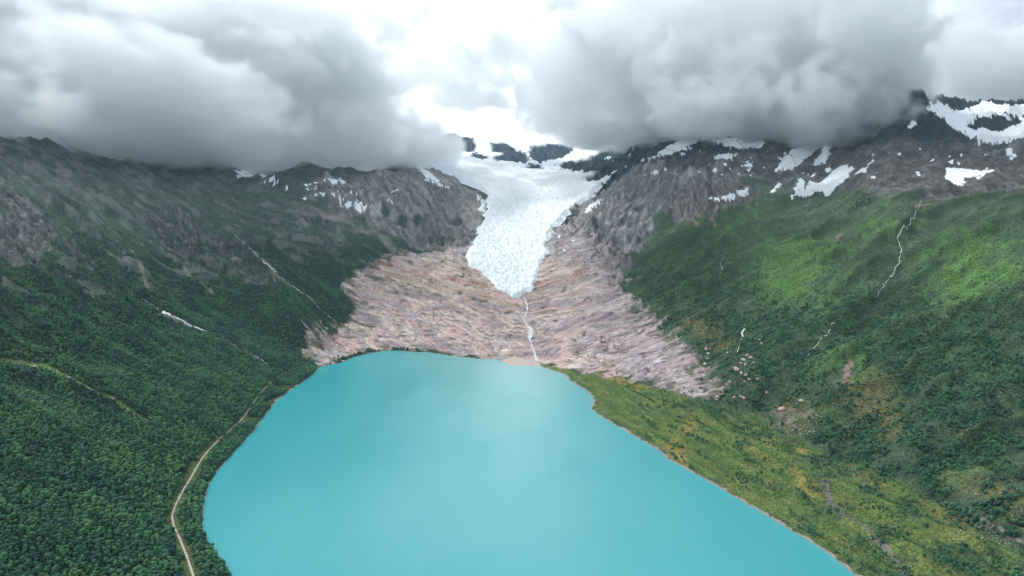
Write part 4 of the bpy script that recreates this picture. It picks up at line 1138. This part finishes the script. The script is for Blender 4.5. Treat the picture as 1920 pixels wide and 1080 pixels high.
# the trees that show largest in the frame are objects of their own
def project(X, Y, Z):
    dz = Z - CAM_H; depth = Y * cp - dz * sp_; up = Y * sp_ + dz * cp
    return 960 + F * X / depth, 540 - F * up / depth, depth
PX, PY, DEP = project(TX, TY, TZ + 4)
size = np.where((PX > 4) & (PX < 1916) & (PY < 1074) & (PY > 0) & (TS > .45), TS / DEP, 0)
near_i = np.argsort(-size)[:300]
first = None
sdn = poly_sd(TX[near_i], TY[near_i], LAKE)
for n_, i in enumerate(near_i):
    root = bpy.data.objects.new('birch_tree', None); col.objects.link(root)
    root.location = (TX[i], TY[i], TZ[i] - .15); root.scale = (TS[i],) * 3; root.rotation_euler = (0, 0, TROT[i]); root.empty_display_size = 1
    for nm, me in (('crown', CROWNS[TVAR[i]]), ('trunk', TRUNK)):
        c = bpy.data.objects.new(nm, me); col.objects.link(c); c.parent = root
        c['tint'] = float(TT[i])
    shade = 'dark green' if TT[i] < .36 else ('mid-green' if TT[i] < .52 else 'light green')
    if TX[i] < 0:
        rd = ROAD[np.argmin(np.hypot(ROAD[:, 0] - TX[i], ROAD[:, 1] - TY[i]))]
        if TX[i] > rd[0]: place = 'on the strip between gravel road and lake'
        elif math.hypot(TX[i] - rd[0], TY[i] - rd[1]) < 45: place = 'standing just left of the gravel road'
        elif PX[i] < 110: place = 'at the lower left corner'
        else: place = 'in the forest along the bottom edge, left of the road'
        grp = 'birches between the road and the lake' if TX[i] > rd[0] else 'nearest birches of the left forest'
    else:
        place = 'in the thicket at the lower right corner'; grp = 'birches of the lower right thicket'
    tag(root, shade + ' round birch ' + place, 'tree', grp)

rest = np.setdiff1d(np.arange(len(TX)), near_i)
def forest(name, idx):
    me = bpy.data.meshes.new(name); me.vertices.add(len(idx))
    me.vertices.foreach_set('co', np.stack([TX[idx], TY[idx], TZ[idx] - .2], 1).astype(np.float32).ravel())
    for nm, v in (('tint', TT[idx]), ('size', TS[idx]), ('turn', TROT[idx])): set_attr(me, nm, v)
    a = me.attributes.new('kind', 'INT', 'POINT'); a.data.foreach_set('value', TVAR[idx].astype(np.int32))
    o = bpy.data.objects.new(name, me); col.objects.link(o)
    ng = bpy.data.node_groups.new(name, 'GeometryNodeTree')
    ng.interface.new_socket('Geometry', in_out='INPUT', socket_type='NodeSocketGeometry'); ng.interface.new_socket('Geometry', in_out='OUTPUT', socket_type='NodeSocketGeometry')
    N_ = ng.nodes.new; L = ng.links.new
    gi = N_('NodeGroupInput'); go = N_('NodeGroupOutput'); jg = N_('GeometryNodeJoinGeometry')
    def attr(n, t='FLOAT'):
        q = N_('GeometryNodeInputNamedAttribute'); q.data_type = t; q.inputs['Name'].default_value = n; return q.outputs['Attribute']
    cb = N_('ShaderNodeCombineXYZ'); L(attr('turn'), cb.inputs[2])
    e2r = N_('FunctionNodeEulerToRotation'); L(cb.outputs[0], e2r.inputs[0])
    for v in range(len(CROWNS)):
        src = next(c for c in scene.objects if c.name.startswith('crown') and c.data == CROWNS[v])
        oi = N_('GeometryNodeObjectInfo'); oi.transform_space = 'ORIGINAL'; oi.inputs['Object'].default_value = src; oi.inputs['As Instance'].default_value = True
        cmp = N_('FunctionNodeCompare'); cmp.data_type = 'INT'; cmp.operation = 'EQUAL'; L(attr('kind', 'INT'), cmp.inputs[2]); cmp.inputs[3].default_value = v
        iop = N_('GeometryNodeInstanceOnPoints'); L(gi.outputs[0], iop.inputs['Points']); L(oi.outputs['Geometry'], iop.inputs['Instance'])
        L(cmp.outputs[0], iop.inputs['Selection']); L(e2r.outputs[0], iop.inputs['Rotation']); L(attr('size'), iop.inputs['Scale'])
        L(iop.outputs[0], jg.inputs[0])
    L(jg.outputs[0], go.inputs[0])
    md = o.modifiers.new('trees', 'NODES'); md.node_group = ng
    return tag(o, kind='stuff')
fl = rest[TX[rest] < 0]; fr = rest[TX[rest] >= 0]
forest('forest', fl); forest('scrub', fr)
print('trees', len(TX), len(fl), len(fr))
# ------------------------------------------------------------------ clouds: real banks of mist resting on the mountain tops
def noise3(shape, cells, seed, octv=4, gain=0.55):
    """smooth 3-D fractal noise on a regular grid, by interpolating random lattices"""
    r = np.random.RandomState(seed); out = np.zeros(shape, np.float32); a = 1.0
    for o in range(octv):
        lat = [max(2, int(round(c * 2 ** o)) + 4) for c in cells]
        g = r.randn(*lat).astype(np.float32)
        for ax in range(3):
            nn = shape[ax]; t = np.linspace(1, lat[ax] - 2.001, nn); i = t.astype(int); f = (t - i).astype(np.float32)
            sh = [1, 1, 1]; sh[ax] = nn; f = f.reshape(sh)
            T = lambda k: np.take(g, np.clip(i + k, 0, lat[ax] - 1), axis=ax)
            p0, p1, p2, p3 = T(-1), T(0), T(1), T(2)                      # B-spline weights: no lattice artefacts
            g = (p0 * (1 - f) ** 3 + p1 * (3 * f ** 3 - 6 * f ** 2 + 4) + p2 * (-3 * f ** 3 + 3 * f ** 2 + 3 * f + 1) + p3 * f ** 3) / 6
        out += a * g; a *= gain
    return out
def cloud_material(name, dens, colr=(0.975, 0.99, 1.0), aniso=0.2):
    m = bpy.data.materials.new(name); m.use_nodes = True; nt = m.node_tree; nt.nodes.clear()
    pv = nt.nodes.new('ShaderNodeVolumePrincipled'); pv.inputs['Color'].default_value = (*colr, 1)
    pv.inputs['Density'].default_value = dens; pv.inputs['Anisotropy'].default_value = aniso
    out = nt.nodes.new('ShaderNodeOutputMaterial'); nt.links.new(pv.outputs[0], out.inputs['Volume'])
    m.cycles.volume_step_rate = 1.0
    return m
def make_cloud(name, lo, hi, cell, dens_fn, mat):
    lo = np.array(lo, float); hi = np.array(hi, float)
    n = np.maximum(4, ((hi - lo) / cell).astype(int)) + 1
    ax = [np.linspace(lo[i], hi[i], n[i]).astype(np.float32) for i in range(3)]
    D = dens_fn(ax[0][:, None, None], ax[1][None, :, None], ax[2][None, None, :], tuple(n)).astype(np.float32)
    D = np.broadcast_to(D, tuple(n)).copy()
    D[0] = D[-1] = 0; D[:, 0] = D[:, -1] = 0; D[:, :, 0] = D[:, :, -1] = 0
    me = bpy.data.meshes.new(name); N = D.size
    me.vertices.add(N)
    me.vertices.foreach_set('co', np.tile(np.array((lo + hi) / 2, np.float32), N))
    a = me.attributes.new('mist', 'FLOAT', 'POINT'); a.data.foreach_set('value', D.ravel())
    me.update(); me.materials.append(mat)
    o = bpy.data.objects.new(name, me); col.objects.link(o)
    ng = bpy.data.node_groups.new(name + '_mist', 'GeometryNodeTree')
    ng.interface.new_socket('Geometry', in_out='INPUT', socket_type='NodeSocketGeometry')
    ng.interface.new_socket('Geometry', in_out='OUTPUT', socket_type='NodeSocketGeometry')
    N_ = ng.nodes.new; L = ng.links.new
    gi = N_('NodeGroupInput'); go = N_('NodeGroupOutput')
    vc = N_('GeometryNodeVolumeCube')
    for i, k in enumerate(('Resolution X', 'Resolution Y', 'Resolution Z')): vc.inputs[k].default_value = int(n[i])
    vc.inputs['Min'].default_value = lo; vc.inputs['Max'].default_value = hi
    pos = N_('GeometryNodeInputPosition'); se = N_('ShaderNodeSeparateXYZ'); L(pos.outputs[0], se.inputs[0])
    def mth(op, a, b):
        q = N_('ShaderNodeMath'); q.operation = op
        for i, v in enumerate((a, b)):
            if isinstance(v, (int, float)): q.inputs[i].default_value = v
            else: L(v, q.inputs[i])
        return q.outputs[0]
    idx = []
    for i in range(3):
        t = mth('SUBTRACT', se.outputs[i], float(lo[i])); t = mth('DIVIDE', t, float((hi[i] - lo[i]) / (n[i] - 1)))
        t = mth('ADD', t, 0.5); t = mth('FLOOR', t, 0.0); t = mth('MAXIMUM', t, 0.0); t = mth('MINIMUM', t, float(n[i] - 1)); idx.append(t)
    # integer index built from floats would lose precision past 2^24: the grids stay under that
    k = mth('MULTIPLY', idx[0], float(n[1] * n[2])); k2 = mth('MULTIPLY', idx[1], float(n[2]))
    k = mth('ADD', mth('ADD', k, k2), idx[2])
    si = N_('GeometryNodeSampleIndex'); si.data_type = 'FLOAT'; si.domain = 'POINT'
    na = N_('GeometryNodeInputNamedAttribute'); na.data_type = 'FLOAT'; na.inputs['Name'].default_value = 'mist'
    L(gi.outputs[0], si.inputs['Geometry']); L(na.outputs['Attribute'], si.inputs['Value']); L(k, si.inputs['Index'])
    L(si.outputs['Value'], vc.inputs['Density'])
    sm = N_('GeometryNodeSetMaterial'); sm.inputs['Material'].default_value = mat
    L(vc.outputs[0], sm.inputs['Geometry']); L(sm.outputs[0], go.inputs[0])
    md = o.modifiers.new('mist', 'NODES'); md.node_group = ng
    return o

def blobs(items):
    """items: (px, py, Y, half width m, half height m, half depth m)"""
    return [(*at_Y(p, q, Y), a, b, c) for p, q, Y, a, b, c in items]
def soft_union(items, x, y, z, pw=1.0):
    s = 0
    for cx, cy_, cz, a, b, c in items:
        r2 = ((x - cx) / a) ** 2 + ((y - cy_) / c) ** 2 + ((z - cz) / b) ** 2
        s = s + np.exp(-r2 * 1.4)
    return s
LEFTB = blobs([(-150,120,3700,900,330,900),(60,170,3700,620,250,700),(230,190,4000,600,270,800),(420,215,4300,600,270,800),(600,230,4500,560,270,800),(725,250,4600,350,170,600),(775,278,4500,230,120,450),(700,290,4500,300,100,400),
    (350,120,4600,800,300,800),(620,160,4900,450,220,600),(100,60,4500,900,300,900),(-350,50,4000,900,500,1000),(520,275,4300,500,120,600),(300,272,3900,500,120,500),(420,296,4100,450,100,500),(180,250,3500,450,120,400),(-20,215,3200,450,130,400),(620,302,4300,400,80,400),(450,60,5000,700,300,600),(600,80,5000,330,200,400),(180,20,4800,900,300,700)])
RIGHTB = blobs([(1180,150,4600,560,330,600),(1330,140,4300,560,330,700),(1480,140,4100,520,330,600),(1600,120,4000,330,280,500),(1240,60,4600,600,300,600),(1420,40,4400,700,300,600),
    (1090,180,4800,260,180,400),(1560,200,3950,300,170,400),(1330,215,4150,560,130,500),(1130,225,4500,400,110,500),(1640,115,3900,180,190,300),(1470,225,3900,400,120,400),(1580,60,4200,300,170,400),(1640,215,3760,80,80,150)])
PUFF = blobs([(955,75,4300,130,120,150),(952,80,4300,100,100,120),(1000,95,4300,190,80,150),(990,100,4300,150,60,120),(940,105,4300,110,80,120),(1030,140,4400,140,100,140),(1075,120,4500,180,180,200),(1100,70,4500,230,200,250)])
FARR = blobs([(1830,120,6000,600,190,600),(1960,100,5600,600,260,700),(1730,90,6000,260,130,400),(1900,150,5600,500,120,500)])
def bank(items, seed, base_fn, edge=0.47, wisp=0.80, width=0.18):
    def fn(x, y, z, n):
        s = soft_union(items, x, y, z)
        nz = noise3(n, (8, 7, 4), seed, 6, 0.66) * .8
        bl = noise3(n, (26, 22, 12), seed + 50, 3, 0.55)
        v = s + (wisp * nz + .55 * (.42 - np.abs(bl))) * np.maximum(smooth(.03, .13, s), smooth(1200, 1450, z) * .95)
        D = smooth(edge, edge + width, v) * (0.35 + 0.65 * smooth(-.5, .9, nz + .4 * bl))
        b = base_fn(x, y)
        under = smooth(-90, 130, z - b + 75 * nz)
        return D * under
    return fn
def cloud_base(x, y):      # height of the cloud base over the land
    return 700 + 190 * smooth(-650, -150, x) + 50 * smooth(3600, 3000, y) * smooth(-600, -2200, x) + 0 * y
cm_ = cloud_material('cloud_mist', 0.012, aniso=0.62)
mist = make_cloud('cloud', (-4300, 2600, 640), (300, 6200, 1950), 21, bank(LEFTB, 5, cloud_base), cm_)
tag(mist, 'long grey cloud bank lying over the mountain tops left of the glacier', 'cloud')
mist2 = make_cloud('cloud', (-500, 3300, 700), (2450, 5700, 2050), 18, bank(RIGHTB + PUFF, 9, lambda x, y: 835 + 110 * smooth(1000, 350, x) + 0 * y, width=.10, wisp=.72), cloud_material('dense_cloud_mist', 0.0165, aniso=0.62))
tag(mist2, 'big billowing grey cloud wrapping the mountain right of the glacier', 'cloud')
mist3 = make_cloud('cloud', (2000, 4700, 1150), (5200, 6900, 2300), 34, bank(FARR, 13, lambda x, y: 1330 + 0 * x + 0 * y), cm_)
tag(mist3, 'low grey cloud streaming away behind the snowy cirque at the right edge', 'cloud')
# thin blue air over the whole valley
def haze():
    m = bpy.data.materials.new('valley_air'); m.use_nodes = True; nt = m.node_tree; nt.nodes.clear()
    pv = nt.nodes.new('ShaderNodeVolumePrincipled'); pv.inputs['Color'].default_value = (0.62, 0.82, 0.95, 1)
    pv.inputs['Density'].default_value = 1.8e-5; pv.inputs['Anisotropy'].default_value = 0.3
    out = nt.nodes.new('ShaderNodeOutputMaterial'); nt.links.new(pv.outputs[0], out.inputs['Volume'])
    X, Y0, Y1, Z0, Z1 = 17000, -900, 11200, -40, 1900
    V = [(a, b, c) for c in (Z0, Z1) for a, b in ((-X, Y0), (X, Y0), (X, Y1), (-X, Y1))]
    o = mesh_from('haze', V, [(0, 3, 2, 1), (4, 5, 6, 7), (0, 1, 5, 4), (1, 2, 6, 5), (2, 3, 7, 6), (3, 0, 4, 7)], m, False)
    tag(o, kind='stuff')
haze()
